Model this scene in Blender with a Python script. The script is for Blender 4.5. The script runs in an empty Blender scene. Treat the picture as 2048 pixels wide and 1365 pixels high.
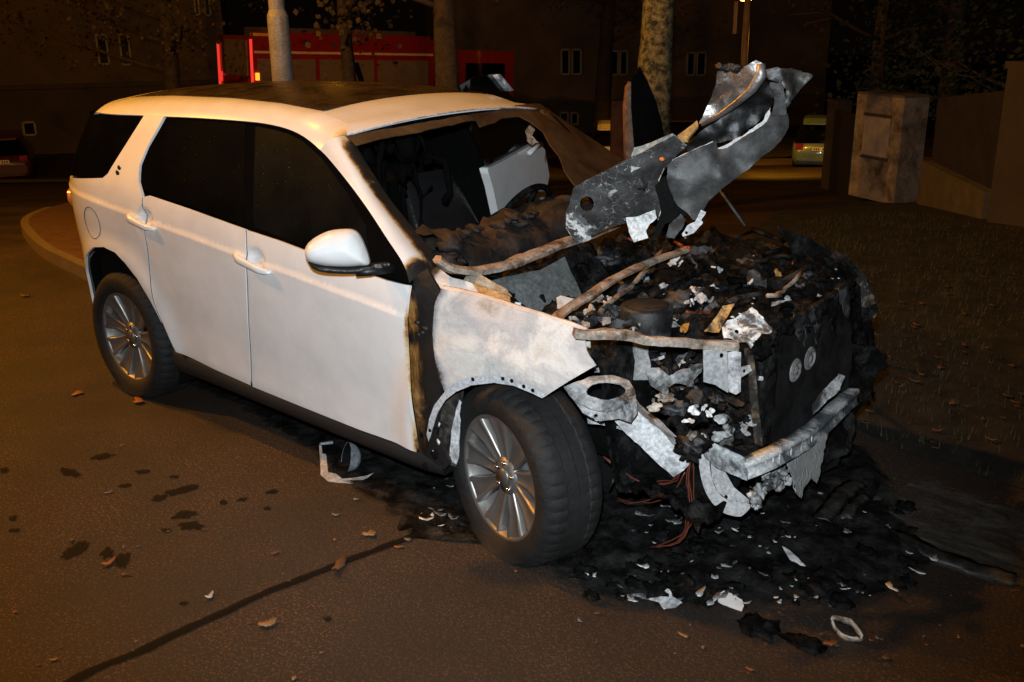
import bpy, bmesh, math, random
import numpy as np
from mathutils import Vector, Matrix, noise
from mathutils.geometry import delaunay_2d_cdt
random.seed(7)
sc = bpy.context.scene
COL = sc.collection

# ------------------------------------------------------------------ camera
PW, PH = 2048, 1365
CAM = np.array([5.0016, -3.4937, 2.0202]); YAW, PITCH, ROLL, FPX = math.radians(130.3695), math.radians(-18.3879), math.radians(-0.7992), 1992.6
_f = np.array([math.cos(PITCH)*math.cos(YAW), math.cos(PITCH)*math.sin(YAW), math.sin(PITCH)])
_r = np.cross(_f, [0, 0, 1.0]); _r /= np.linalg.norm(_r)
_u = np.cross(_r, _f)
CR = math.cos(ROLL)*_r + math.sin(ROLL)*_u
CU = -math.sin(ROLL)*_r + math.cos(ROLL)*_u
CF = _f
cd = bpy.data.cameras.new('camera'); cam = bpy.data.objects.new('camera', cd); COL.objects.link(cam)
cd.lens = FPX/PW*36.0; cd.sensor_width = 36.0; cd.clip_start = 0.05; cd.clip_end = 500
cam.matrix_world = Matrix(((CR[0], CU[0], -CF[0], CAM[0]), (CR[1], CU[1], -CF[1], CAM[1]), (CR[2], CU[2], -CF[2], CAM[2]), (0, 0, 0, 1)))
sc.camera = cam

# ------------------------------------------------------------------ night sky, flash, street lamps, exposure
w = bpy.data.worlds.new('World'); sc.world = w; w.use_nodes = True
bg = w.node_tree.nodes['Background']; bg.inputs[0].default_value = (0.030, 0.016, 0.008, 1); bg.inputs[1].default_value = 0.05
sc.view_settings.view_transform = 'Standard'; sc.view_settings.look = 'None'; sc.view_settings.exposure = 0.0; sc.view_settings.gamma = 1.0
SOD = (1.0, 0.40, 0.025)
def lamp(name, kind, loc, power, color, size=0.1, target=None, angle=None, blend=0.5):
    l = bpy.data.lights.new(name, kind); l.energy = power; l.color = color; l.shadow_soft_size = size
    o = bpy.data.objects.new(name, l); COL.objects.link(o); o.location = loc
    if kind == 'SPOT':
        l.spot_size = math.radians(angle); l.spot_blend = blend
    if target is not None:
        o.rotation_euler = (Vector(target)-Vector(loc)).to_track_quat('-Z', 'Y').to_euler()
    return o
FL = CAM + 0.16*CU - 0.03*CR
lamp('camera_flash', 'SPOT', FL , 820, (0.85, 0.935, 1.0), 0.03, FL + CF*5 + np.array([0, 0, 0.42]), 78, 0.9)
lamp('sodium_tint_light', 'POINT', (-1.8, -1.6, 7.0), 1750, SOD, 0.16)
lamp('sodium_tint_light', 'POINT', (-7.0, -4.0, 6.5), 2300, SOD, 0.18)
lamp('sodium_tint_light', 'POINT', (9.5, -3.5, 7.5), 160, SOD, 0.18)  # unseen lamp added as weak fill from the front right

# ------------------------------------------------------------------ geometry helpers
def ray(px):
    d = CF + (px[0]-PW/2)/FPX*CR + (PH/2-px[1])/FPX*CU
    return d/np.linalg.norm(d)
def at(px, n, c):
    d = ray(px); n = np.array(n, float)
    return CAM + d*((c - n@CAM)/(n@d))
def atx(px, x): return at(px, (1, 0, 0), x)
def aty(px, y): return at(px, (0, 1, 0), y)
def atz(px, z=0.0): return at(px, (0, 0, 1), z)
def atd(px, depth):
    d = ray(px); return CAM + d*(depth/(d@CF))
def proj(P):
    q = np.array(P, float)-CAM; z = q@CF
    return PW/2+FPX*(q@CR)/z, PH/2-FPX*(q@CU)/z
def nz(p, s=1.0, seed=0.0): return noise.noise(Vector((p[0]*s+seed*7.13, p[1]*s+seed*3.7, p[2]*s+seed)))
def fbm(p, s=1.0, seed=0.0, oct=4): return noise.fractal(Vector((p[0]*s+seed*7.13, p[1]*s+seed*3.7, p[2]*s+seed)), 0.9, 2.1, oct)
def sstep(a, b, x):
    t = min(1, max(0, (x-a)/(b-a))); return t*t*(3-2*t)

def worldloc(o):
    v = Vector((0, 0, 0))
    while o is not None:
        v = v + o.location; o = o.parent
    return v
def mesh_obj(name, verts, faces, m, parent=None, smooth=True, attr=None, mats=None, fm=None):
    """verts in world coordinates; the object sits at its parent's base"""
    off = worldloc(parent) if parent else Vector((0, 0, 0))
    me = bpy.data.meshes.new(name)
    me.from_pydata([(v[0]-off.x, v[1]-off.y, v[2]-off.z) for v in verts], [], faces)
    if mats:
        for k in mats: me.materials.append(k)
        for p, i in zip(me.polygons, fm): p.material_index = i
    else: me.materials.append(m)
    if smooth: me.polygons.foreach_set('use_smooth', [True]*len(me.polygons))
    if attr is not None:
        a = me.attributes.new('scorch', 'FLOAT', 'POINT'); a.data.foreach_set('value', [float(t) for t in attr])
    me.update()
    o = bpy.data.objects.new(name, me); COL.objects.link(o)
    if parent: o.parent = parent
    return o
def tag(o, label=None, cat=None, group=None, kind=None):
    if label: o['label'] = label
    if cat: o['category'] = cat
    if group: o['group'] = group
    if kind: o['kind'] = kind
    return o
def thing(name, label, cat, loc=(0, 0, 0), group=None, rz=0.0):
    o = bpy.data.objects.new(name, None); COL.objects.link(o); o.location = loc; o.rotation_euler = (0, 0, rz); o.empty_display_size = 0.1
    return tag(o, label, cat, group)
class MB:
    """collects shapes into ONE mesh"""
    def __init__(s): s.v = []; s.f = []; s.a = []
    def add(s, v, f):
        n = len(s.v); s.v += [tuple(p) for p in v]; s.f += [tuple(i+n for i in q) for q in f]
    def box(s, c, d, R=None):
        x, y, z = d[0]/2, d[1]/2, d[2]/2
        v = [Vector((a*x, b*y, e*z)) for a in (-1, 1) for b in (-1, 1) for e in (-1, 1)]
        if R is not None: v = [R @ p for p in v]
        c = Vector(c); s.add([p+c for p in v], [(0, 1, 3, 2), (4, 6, 7, 5), (0, 4, 5, 1), (2, 3, 7, 6), (0, 2, 6, 4), (1, 5, 7, 3)])
    def tube(s, pts, r, n=8, cap=True):
        pts = [Vector(p) for p in pts]; k = len(pts); rr = r if isinstance(r, (list, tuple)) else [r]*k
        base = len(s.v); up = None
        for i, p in enumerate(pts):
            t = (pts[min(i+1, k-1)]-pts[max(i-1, 0)]).normalized()
            if up is None:
                up = Vector((0, 0, 1)) if abs(t.z) < 0.9 else Vector((1, 0, 0))
            a = t.cross(up).normalized(); b = a.cross(t).normalized(); up = b
            for j in range(n):
                q = 2*math.pi*j/n; s.v.append(tuple(p + (a*math.cos(q)+b*math.sin(q))*rr[i]))
        for i in range(k-1):
            for j in range(n):
                s.f.append((base+i*n+j, base+i*n+(j+1) % n, base+(i+1)*n+(j+1) % n, base+(i+1)*n+j))
        if cap:
            s.f.append(tuple(base+j for j in range(n))[::-1]); s.f.append(tuple(base+(k-1)*n+j for j in range(n)))
    def sweep(s, pts, prof, up=(0, 0, 1), crump=0.0, seed=0, res=None):
        """profile (side, up) swept along a polyline, resampled and crumpled"""
        pts = [Vector(p) for p in pts]
        if res:
            q = [pts[0]]
            for a, b in zip(pts[:-1], pts[1:]):
                m = max(1, int((b-a).length/res))
                q += [a.lerp(b, (i+1)/m) for i in range(m)]
            pts = q
        k = len(pts); n = len(prof); base = len(s.v); up = Vector(up)
        for i, p in enumerate(pts):
            t = (pts[min(i+1, k-1)]-pts[max(i-1, 0)]).normalized()
            a = t.cross(up).normalized(); b = a.cross(t).normalized()
            for (u, w_) in prof:
                q = p + a*u + b*w_
                if crump: q = q + Vector((fbm(q, 14, seed), fbm(q, 14, seed+3), fbm(q, 14, seed+5)))*crump
                s.v.append(tuple(q))
        for i in range(k-1):
            for j in range(n):
                s.f.append((base+i*n+j, base+i*n+(j+1) % n, base+(i+1)*n+(j+1) % n, base+(i+1)*n+j))
        s.f.append(tuple(base+j for j in range(n))[::-1]); s.f.append(tuple(base+(k-1)*n+j for j in range(n)))
    def lump(s, c, r, seed=0, sub=2, rough=0.5, sq=(1, 1, 1)):
        bm = bmesh.new(); bmesh.ops.create_icosphere(bm, subdivisions=sub, radius=1.0)
        v = []
        for q in bm.verts:
            k = 1+rough*fbm(q.co, 1.7, seed, 5); v.append((c[0]+q.co.x*k*r*sq[0], c[1]+q.co.y*k*r*sq[1], c[2]+q.co.z*k*r*sq[2]))
        s.add(v, [[t.index for t in f.verts] for f in bm.faces]); bm.free()
    def build(s, name, m, parent=None, smooth=True, attr=None): return mesh_obj(name, s.v, s.f, m, parent, smooth, attr)

def inpoly(P, poly):
    x, y = P[:, 0], P[:, 1]; r = np.zeros(len(P), bool); n = len(poly)
    for i in range(n):
        x1, y1 = poly[i]; x2, y2 = poly[(i+1) % n]
        if y1 == y2: continue
        c = ((y1 > y) != (y2 > y)) & (x < (x2-x1)*(y-y1)/(y2-y1)+x1); r ^= c
    return r
def distpoly(P, poly, closed=True):
    d = np.full(len(P), 1e9); n = len(poly)
    for i in range(n if closed else n-1):
        a = np.array(poly[i]); b = np.array(poly[(i+1) % n]); ab = b-a
        t = np.clip(((P-a)@ab)/max(1e-12, ab@ab), 0, 1)
        d = np.minimum(d, np.linalg.norm(P-(a+t[:, None]*ab), axis=1))
    return d
def resample(poly, g, closed=True, ragged=0.0, seed=0):
    out = []; n = len(poly)
    for i in range(n if closed else n-1):
        a = np.array(poly[i], float); b = np.array(poly[(i+1) % n], float); L = np.linalg.norm(b-a); m = max(1, int(round(L/g)))
        nn = np.array([-(b-a)[1], (b-a)[0]])/max(L, 1e-9)
        for k in range(m):
            p = a+(b-a)*k/m
            if ragged and k: p = p+nn*ragged*fbm((p[0], p[1], 0), 0.35/g, seed, 3)
            out.append(tuple(p))
    if not closed: out.append(tuple(poly[-1]))
    return out
def tri2d(poly, g, holes=(), extra=None, seed=0, ragged=0.0, jitter=0.25, lines=()):
    rng = np.random.RandomState(seed)
    loops = [resample(poly, g, True, ragged, seed)]+[resample(h, g*0.6) for h in holes]
    A = np.array(loops[0]); lo, hi = A.min(0), A.max(0)
    nx, ny = max(1, int((hi[0]-lo[0])/g)), max(1, int((hi[1]-lo[1])/g))
    X, Y_ = np.meshgrid(lo[0]+(np.arange(nx)+0.5)*(hi[0]-lo[0])/nx, lo[1]+(np.arange(ny)+0.5)*(hi[1]-lo[1])/ny)
    P = np.stack([X.ravel(), Y_.ravel()], 1); P += (rng.rand(*P.shape)-0.5)*2*jitter*g*0.8
    if extra is not None and len(extra): P = np.vstack([P, np.array(extra)])
    k = inpoly(P, loops[0]) & (distpoly(P, loops[0]) > 0.3*g)
    for h in loops[1:]: k &= ~inpoly(P, h) & (distpoly(P, h) > 0.2*g)
    if extra is not None and len(extra): pass
    P = P[k]
    verts = []; edges = []
    for L in loops:
        b = len(verts); verts += [Vector(q) for q in L]; edges += [(b+i, b+(i+1) % len(L)) for i in range(len(L))]
    for L in lines:
        b = len(verts); verts += [Vector(q) for q in L]; edges += [(b+i, b+i+1) for i in range(len(L)-1)]
    verts += [Vector((q[0], q[1])) for q in P]
    V, E_, F, _, _, _ = delaunay_2d_cdt(verts, edges, [], 0, 1e-6)
    V = np.array([(q.x, q.y) for q in V]); F = [tuple(f) for f in F]
    cen = np.array([V[list(f)].mean(0) for f in F]); k = inpoly(cen, loops[0])
    for h in loops[1:]: k &= ~inpoly(cen, h)
    F = [f for f, q in zip(F, k) if q]
    used = sorted({i for f in F for i in f}); mp = {o: n for n, o in enumerate(used)}
    V = V[used]; F = [tuple(mp[i] for i in f) for f in F]
    F = [f if (V[f[1]][0]-V[f[0]][0])*(V[f[2]][1]-V[f[0]][1])-(V[f[1]][1]-V[f[0]][1])*(V[f[2]][0]-V[f[0]][0]) > 0 else f[::-1] for f in F]
    return V, F
def shell(P, F, N, th):
    """P front points, F faces wound so that N is outward; add back and side walls"""
    n = len(P); back = [tuple(np.array(p)-np.array(q)*th) for p, q in zip(P, N)]
    cnt = {}
    for f in F:
        for a, b in zip(f, f[1:]+f[:1]): cnt[(a, b)] = 1
    bd = [(a, b) for (a, b) in cnt if (b, a) not in cnt]
    V = list(P)+back; FF = list(F)+[tuple(i+n for i in f[::-1]) for f in F]
    m = len(V); idx = {}
    for (a, b) in bd:
        for i in (a, b):
            if i not in idx: idx[i] = len(V); V.append(P[i]); V.append(back[i])
    for (a, b) in bd: FF.append((idx[b], idx[a], idx[a]+1, idx[b]+1))
    return V, FF
def vnormals(P, F):
    P = np.array(P); N = np.zeros_like(P)
    for f in F:
        c = np.cross(P[f[1]]-P[f[0]], P[f[2]]-P[f[0]])
        for i in f: N[i] += c
    L = np.linalg.norm(N, axis=1); L[L == 0] = 1
    return N/L[:, None]

# ---- the body side of the big car: half width as a function of length and height
_zz = np.linspace(0.1, 1.75, 1651)
_yy = np.interp(_zz, [.10, .20, .26, .32, .40, .50, .65, .80, .92, 1.0, 1.06, 1.12, 1.17, 1.22, 1.50, 1.56, 1.75],
                [.80, .835, .868, .884, .889, .897, .914, .928, .935, .934, .928, .917, .897, .871, .712, .678, .57])
_k = np.exp(-0.5*(np.arange(-60, 61)/18.0)**2); _k /= _k.sum()
_yy = np.convolve(np.pad(_yy, 60, mode='edge'), _k, 'valid')
RX, FX_, HUBR, HUBF = 0.0, 2.705, 0.343, 0.310
HANDLES = []          # filled with the (x, z) of the handle cups
CZ = lambda x: .985-.0866*(x-1.2)
def zsof(x, z): return z+0.058*(x-1.2)
def YW(x, z):
    zs = zsof(x, z)
    y = float(np.interp(zs, _zz, _yy))
    c = CZ(x)-z; ca = 0.0065*sstep(2.42, 2.2, x)
    if c >= 0: y += ca*math.exp(-c/0.075)
    else: y += ca*max(0.0, 1+c/0.008)
    t = max(0.0, (-0.02-x)/0.86); y -= 0.46*t**2.6
    t = max(0.0, (x-2.25)/1.2); y -= 0.10*t**2
    for (hx, hz, amp) in ((RX, HUBR+0.03, 0.020), (FX_, HUBF+0.05, 0.020)):
        r = math.hypot(x-hx, z-hz)
        if r < 0.9 and z < 1.02: y += amp*math.exp(-max(0, r-0.46)**2/0.006)*sstep(1.02, .8, z)
    for (hx, hz) in HANDLES:
        r = math.hypot((x-hx)/0.062, (z-hz)/0.046)
        if r < 2: y -= 0.026*math.exp(-r**4*1.6)
    return y
def spx(px, it=14):
    y = -0.9
    for i in range(it):
        P = aty(px, y); y = 0.4*y+0.6*(-YW(P[0], P[2]))
    P = aty(px, y); return (P[0], P[2])
def side_panel(name, poly, m, parent, g=0.035, th=0.014, inset=0.0, gap=0.0014, holes=(), extra=None, scorch=None, sgn=-1, curl=None):
    """poly: pixels (2-tuples) or ('s', x, z) on the body side"""
    q = [spx(p) if p[0] != 's' else (p[1], p[2]) for p in poly]
    if gap:
        A = np.array(q); c = []
        n = len(A); area = sum(A[i][0]*A[(i+1) % n][1]-A[(i+1) % n][0]*A[i][1] for i in range(n))
        sg = 1 if area > 0 else -1
        for i in range(n):
            e1 = A[i]-A[i-1]; e2 = A[(i+1) % n]-A[i]
            n1 = np.array([-e1[1], e1[0]])/max(1e-9, np.linalg.norm(e1)); n2 = np.array([-e2[1], e2[0]])/max(1e-9, np.linalg.norm(e2))
            d = n1+n2; d /= max(0.35, np.linalg.norm(d)); c.append(tuple(A[i]+sg*gap*d))
        q = c
    lo = np.array(q).min(0); hi = np.array(q).max(0); ex = list(extra or [])
    lines = []
    for dz in (-0.03, -0.012, -0.0005, 0.0085, 0.03) if lo[1] < .9 else ():
        lines.append([(x, CZ(x)+dz) for x in np.linspace(lo[0]-.01, min(hi[0], 2.45)+.01, max(4, int((hi[0]-lo[0])/.02)))])
    for (hx, hz) in HANDLES:
        for a in range(20):
            for r in (0.02, .035, 0.05, 0.062, 0.078, .1): ex.append((hx+r*math.cos(a*.314), hz+r*.75*math.sin(a*.314)))
    V, F = tri2d(q, g, holes, ex, jitter=0.0, lines=lines)
    P = []; N = []
    for (x, z) in V:
        y = YW(x, z)-inset
        if curl: y += curl(x, z)
        e = 0.004
        dx = (YW(x+e, z)-YW(x-e, z))/(2*e); dz = (YW(x, z+e)-YW(x, z-e))/(2*e)
        nn = np.array([-dx, 1.0, -dz]); nn /= np.linalg.norm(nn)
        P.append((x, sgn*y, z)); N.append((nn[0], sgn*nn[1], nn[2]))
    if sgn > 0: F = [f[::-1] for f in F]
    V3, FF = shell(P, F, N, th)
    at_ = None
    if scorch: at_ = [scorch(v) for v in V3]
    o = mesh_obj(name, V3, FF, m, parent, True, at_)
    nn_ = vnormals(V3, FF); k = len(P); nn_[:k] = np.array(N); nn_[k:2*k] = -np.array(N)
    o.data.normals_split_custom_set_from_vertices([tuple(q) for q in nn_])
    return o
def plate(name, poly, pt, n, m, parent, g=0.03, th=0.003, amp=0.0, nsc=6.0, seed=1, ragged=0.0, holes=(), bend=None, scorch=None, smooth=True):
    """poly in pixels, seen on the plane through pt with normal n (towards the viewer); crumpled by noise"""
    pt = np.array(pt, float); n = np.array(n, float); n /= np.linalg.norm(n)
    if n@(CAM-pt) < 0: n = -n
    a = np.cross(n, [0, 0, 1.0]) if abs(n[2]) < 0.95 else np.cross(n, [1.0, 0, 0]); a /= np.linalg.norm(a); b = np.cross(n, a)
    if np.cross(a, b)@n < 0: a = -a
    def uv(px):
        P = at(px, n, n@pt)-pt; return (P@a, P@b)
    q = [uv(p) for p in poly]
    hs = [[uv((h[0]+h[2]*math.cos(t*math.pi/8), h[1]+h[2]*math.sin(t*math.pi/8)*(h[3] if len(h) > 3 else 1))) for t in range(16)] for h in holes]
    V, F = tri2d(q, g, hs, None, seed, ragged)
    P = []
    for (u, v) in V:
        p = pt+u*a+v*b
        d = amp*fbm(p, nsc, seed, 4) if amp else 0.0
        if bend: d += bend(u, v, p)
        P.append(tuple(p+n*d))
    N = vnormals(P, F)
    if sum(k@n for k in N) < 0: F = [f[::-1] for f in F]; N = -N
    V3, FF = shell(P, F, N, th)
    at_ = [scorch(v) for v in V3] if scorch else None
    return mesh_obj(name, V3, FF, m, parent, smooth, at_)
def loft(name, curves, m, parent, th=0.0, scorch=None, smooth=True, flip=False, up=None):
    """grid surface through a list of equally long point lists"""
    P = [tuple(p) for c in curves for p in c]; n = len(curves[0]); F = []
    for i in range(len(curves)-1):
        for j in range(n-1):
            f = (i*n+j, i*n+j+1, (i+1)*n+j+1, (i+1)*n+j); F.append(f[::-1] if flip else f)
    if up is not None and (vnormals(P, F)@np.array(up, float)).sum() < 0: F = [f[::-1] for f in F]
    if th:
        N = vnormals(P, F); P, F = shell(P, F, N, th)
    return mesh_obj(name, P, F, m, parent, smooth, [scorch(p) for p in P] if scorch else None)
def cinterp(pts, n):
    """n points evenly along a 3D polyline (Catmull-Rom)"""
    pts = [np.array(p, float) for p in pts]; q = [2*pts[0]-pts[1]]+pts+[2*pts[-1]-pts[-2]]; dense = []
    for i in range(1, len(q)-2):
        for k in range(12):
            t = k/12.0; a, b, c, d = q[i-1], q[i], q[i+1], q[i+2]
            dense.append(0.5*((2*b)+(c-a)*t+(2*a-5*b+4*c-d)*t*t+(3*b-a-3*c+d)*t**3))
    dense.append(pts[-1]); L = np.concatenate([[0], np.cumsum([np.linalg.norm(y-x) for x, y in zip(dense[:-1], dense[1:])])])
    D = np.array(dense); return [np.array([np.interp(s, L, D[:, k]) for k in range(D.shape[1])]) for s in np.linspace(0, L[-1], n)]

# ------------------------------------------------------------------ materials
class NT:
    def __init__(s, name):
        s.m = bpy.data.materials.new(name); s.m.use_nodes = True; s.t = s.m.node_tree; s.b = s.t.nodes['Principled BSDF']; s.tc = None
    def n(s, k, **kw):
        x = s.t.nodes.new(k)
        for a, b in kw.items(): setattr(x, a, b)
        return x
    def put(s, sock, v):
        if hasattr(v, 'is_output') or isinstance(v, bpy.types.NodeSocket): s.t.links.new(v, sock)
        else: sock.default_value = (tuple(v)+(1,) if isinstance(v, (tuple, list)) and len(v) == 3 and sock.type == 'RGBA' else v)
    def co(s, sc_=(1, 1, 1)):
        if s.tc is None: s.tc = s.n('ShaderNodeTexCoord')
        if sc_ == (1, 1, 1): return s.tc.outputs['Object']
        mp = s.n('ShaderNodeMapping'); s.put(mp.inputs[0], s.tc.outputs['Object']); mp.inputs['Scale'].default_value = sc_; return mp.outputs[0]
    def noise(s, scale, detail=4, rough=0.6, dist=0.0, sc_=(1, 1, 1)):
        x = s.n('ShaderNodeTexNoise'); s.put(x.inputs['Vector'], s.co(sc_)); x.inputs['Scale'].default_value = scale; x.inputs['Detail'].default_value = detail
        x.inputs['Roughness'].default_value = rough; x.inputs['Distortion'].default_value = dist; return x.outputs['Fac']
    def vor(s, scale, feat='F1', out='Distance', sc_=(1, 1, 1)):
        x = s.n('ShaderNodeTexVoronoi'); x.feature = feat; s.put(x.inputs['Vector'], s.co(sc_)); x.inputs['Scale'].default_value = scale; return x.outputs[out]
    def ramp(s, fac, stops, mode='LINEAR'):
        x = s.n('ShaderNodeValToRGB'); s.put(x.inputs[0], fac); e = x.color_ramp.elements; x.color_ramp.interpolation = mode
        while len(e) < len(stops): e.new(0.5)
        for k, (p, c) in zip(e, stops):
            k.position = p; k.color = (c, c, c, 1) if not isinstance(c, (tuple, list)) else (*c, 1)
        return x.outputs[0]
    def mix(s, fac, a, b, mode='MIX'):
        x = s.n('ShaderNodeMix', data_type='RGBA', blend_type=mode); s.put(x.inputs[0], fac); s.put(x.inputs[6], a); s.put(x.inputs[7], b); return x.outputs[2]
    def math(s, op, a, b=0.0, c=None, clamp=False):
        x = s.n('ShaderNodeMath', operation=op, use_clamp=clamp); s.put(x.inputs[0], a); s.put(x.inputs[1], b)
        if c is not None: s.put(x.inputs[2], c)
        return x.outputs[0]
    def attr(s, nm='scorch'):
        x = s.n('ShaderNodeAttribute', attribute_name=nm); return x.outputs['Fac']
    def bump(s, h, dist=0.01, strength=1.0, prev=None):
        x = s.n('ShaderNodeBump'); x.inputs['Strength'].default_value = strength; x.inputs['Distance'].default_value = dist; s.put(x.inputs['Height'], h)
        if prev is not None: s.put(x.inputs['Normal'], prev)
        return x.outputs[0]
    def set(s, **kw):
        nm = {'col': 'Base Color', 'rough': 'Roughness', 'metal': 'Metallic', 'normal': 'Normal', 'coat': 'Coat Weight', 'coatr': 'Coat Roughness', 'spec': 'Specular IOR Level',
              'alpha': 'Alpha', 'trans': 'Transmission Weight', 'ior': 'IOR', 'em': 'Emission Color', 'ems': 'Emission Strength'}
        for k, v in kw.items(): s.put(s.b.inputs[nm[k]], v)
        return s.m
def simple(name, col, rough=0.5, metal=0.0, var=0.15, sc_=8, bump=0.0, bsc=40, **kw):
    t = NT(name); c2 = tuple(k*(1-var) for k in col); c3 = tuple(min(1, k*(1+var)) for k in col)
    t.set(col=t.ramp(t.noise(sc_), [(0.3, c2), (0.7, c3)]), rough=rough, metal=metal, **kw)
    if bump: t.set(normal=t.bump(t.noise(bsc, 5), bump))
    return t.m
def paint_mat(name, white=(0.78, 0.78, 0.775)):
    t = NT(name)
    dirt = t.noise(5, 6, 0.65); w2 = tuple(k*0.90 for k in white)
    base = t.ramp(dirt, [(0.35, w2), (0.6, white)])
    specks = t.ramp(t.vor(160), [(0.0, 1.0), (0.06, 0.0)])
    base = t.mix(t.math('MULTIPLY', specks, t.ramp(t.noise(9), [(0.5, 0.0), (0.7, 0.5)])), base, (0.10, 0.08, 0.06))
    sc1 = t.math('ADD', t.attr(), t.math('MULTIPLY', t.math('SUBTRACT', t.noise(9, 9, 0.78, .6), 0.5), t.math('MULTIPLY', t.attr(), 2.6)))
    bc = t.ramp(sc1, [(0.10, (0.74, .73, .71)), (0.30, (0.62, 0.47, 0.27)), (0.44, (0.30, 0.15, 0.05)), (0.58, (0.035, 0.02, 0.012)), (0.8, (0.008, 0.007, 0.006))])
    base = t.mix(t.ramp(sc1, [(0.08, 0.0), (0.3, 1.0)]), base, bc)
    drop = t.math('MULTIPLY', t.ramp(t.vor(230), [(0.0, 1.0), (0.32, 0.0)]), t.ramp(t.noise(3.5), [(0.40, 0.0), (0.62, 1.0)]))
    t.set(col=base, rough=t.ramp(sc1, [(0.1, 0.26), (0.5, 0.75)]), coat=t.ramp(sc1, [(0.1, 0.55), (0.4, 0.0)]), coatr=0.09, normal=t.bump(drop, 0.0005, 0.35), spec=0.4)
    return t.m
PAINT = paint_mat('white_paint')
def burnt_paint():
    t = NT('burnt_white_paint'); n1 = t.noise(3.2, 7, 0.62, 0.6); n2 = t.noise(14, 8, 0.7)
    c = t.ramp(n1, [(0.26, (0.32, 0.24, 0.18)), (0.37, (0.58, 0.51, 0.47)), (0.47, (0.42, .405, .40)), (0.57, (0.66, 0.61, 0.56)), (0.66, (.53, .47, .40)), (0.78, (.26, .20, .14))])
    c = t.mix(t.ramp(n2, [(0.54, 0.0), (0.74, 0.4)]), c, (0.30, 0.24, 0.17)); c = t.mix(t.ramp(t.noise(5, 8, .8, 1.0), [(0.60, 0.0), (0.70, 0.75)]), c, (0.34, 0.20, 0.11))
    cell = t.ramp(t.vor(62, 'DISTANCE_TO_EDGE'), [(0.0, 1.0), (0.10, 0.0)])
    c = t.mix(t.math('MULTIPLY', cell, t.ramp(t.noise(4.5, 5, .75), [(0.52, 0.0), (0.64, 0.4)])), c, (0.26, 0.22, 0.20))
    s = t.math('ADD', t.attr(), t.math('MULTIPLY', t.math('SUBTRACT', t.noise(16, 8, 0.75), 0.5), t.math('MULTIPLY', t.attr(), 1.6)))
    c = t.mix(t.ramp(s, [(0.16, 0.0), (0.34, 1.0)]), c, t.ramp(s, [(0.2, (0.50, 0.50, 0.52)), (0.40, (0.26, .25, .26)), (0.5, (0.05, 0.04, 0.035)), (0.7, (0.01, 0.009, 0.008))]))
    t.set(col=c, rough=0.62, normal=t.bump(t.math('ADD', t.noise(6, 4), t.math('MULTIPLY', cell, 0.15)), 0.003), spec=0.35); return t.m
BURNT = burnt_paint()
def soot_metal(name, lo, hi, sc_=7, thr=(0.42, 0.6), rust=0.0, rough=(0.45, 0.75), cracks=False):
    t = NT(name); n = t.noise(sc_, 9, 0.70, 0.35); f = t.ramp(n, [(thr[0], 0.0), (thr[1], 1.0)])
    c = t.mix(f, lo, hi)
    fine = t.ramp(t.noise(70, 6, 0.7), [(0.35, 0.55), (0.65, 1.15)]); c = t.mix(1.0, c, fine, 'MULTIPLY')
    if rust:
        c = t.mix(t.ramp(t.noise(sc_*0.8, 7, .7, 0.8), [(0.60-rust*0.25, 0.0), (0.74-rust*0.2, 1.0)]), c, t.ramp(t.noise(30, 5), [(0.3, (0.16, 0.05, 0.015)), (0.7, (0.42, 0.19, 0.07))]))
    h = n
    if cracks:
        x_ = t.n('ShaderNodeTexVoronoi'); x_.feature = 'DISTANCE_TO_EDGE'; x_.inputs['Scale'].default_value = 30; w_ = t.n('ShaderNodeTexNoise'); t.put(w_.inputs['Vector'], t.co()); w_.inputs['Scale'].default_value = 16; va = t.n('ShaderNodeVectorMath', operation='MULTIPLY_ADD'); t.put(va.inputs[0], w_.outputs['Color']); va.inputs[1].default_value = (.07, .07, .07); t.put(va.inputs[2], t.co()); t.put(x_.inputs['Vector'], va.outputs[0]); cr = t.ramp(x_.outputs['Distance'], [(0.0, 1.0), (0.045, 0.0)]); k = t.math('MULTIPLY', cr, t.ramp(t.noise(6, 4, .7), [(0.48, 0.0), (0.62, .85)]))
        c = t.mix(k, c, (0.62, 0.61, 0.58)); h = t.math('ADD', n, k)
    t.set(col=c, rough=t.ramp(n, [(0.3, rough[0]), (0.7, rough[1])]), metal=0.0, normal=t.bump(h, 0.006), spec=0.5); return t.m
ASHMETAL = soot_metal('ash_metal', (0.03, 0.03, 0.03), (0.46, 0.47, 0.47))
PALEMETAL = soot_metal('pale_metal', (0.24, 0.24, 0.24), (0.62, 0.63, 0.64), 9, (0.38, 0.52))
DARKMETAL = soot_metal('dark_metal', (0.008, 0.008, 0.0085), (0.075, 0.075, 0.078), 8, (0.45, 0.7))
HOODMAT = soot_metal('hood_underside', (0.018, 0.0185, 0.019), (0.055, 0.055, 0.055), 6, (0.35, 0.7), 0, (0.4, 0.65), True)
HOODWHITE = soot_metal('flaking_ash', (0.10, 0.10, 0.10), (0.72, 0.72, 0.70), 13, (0.44, 0.52), 0.1)
MOLTEN = NT('melted_alloy'); _n = MOLTEN.noise(5, 7, 0.6, 0.8)
MOLTEN.set(col=MOLTEN.ramp(_n, [(0.3, (0.10, 0.085, 0.07)), (0.6, (0.30, 0.28, 0.27)), (0.75, (0.50, .49, .48))]), rough=MOLTEN.ramp(_n, [(0.35, 0.28), (0.7, 0.55)]), metal=0.75, normal=MOLTEN.bump(MOLTEN.noise(7, 4), 0.012)); MOLTEN = MOLTEN.m
RUST = soot_metal('rusty_bar', (0.07, 0.048, 0.034), (0.42, 0.36, 0.30), 9, (0.38, 0.56), 0.28)
BROWNCHAR = soot_metal('brown_char', (0.004, 0.003, 0.0025), (0.085, 0.038, 0.015), 6, (0.46, 0.74), 0.0, (0.6, 0.9))
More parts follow.
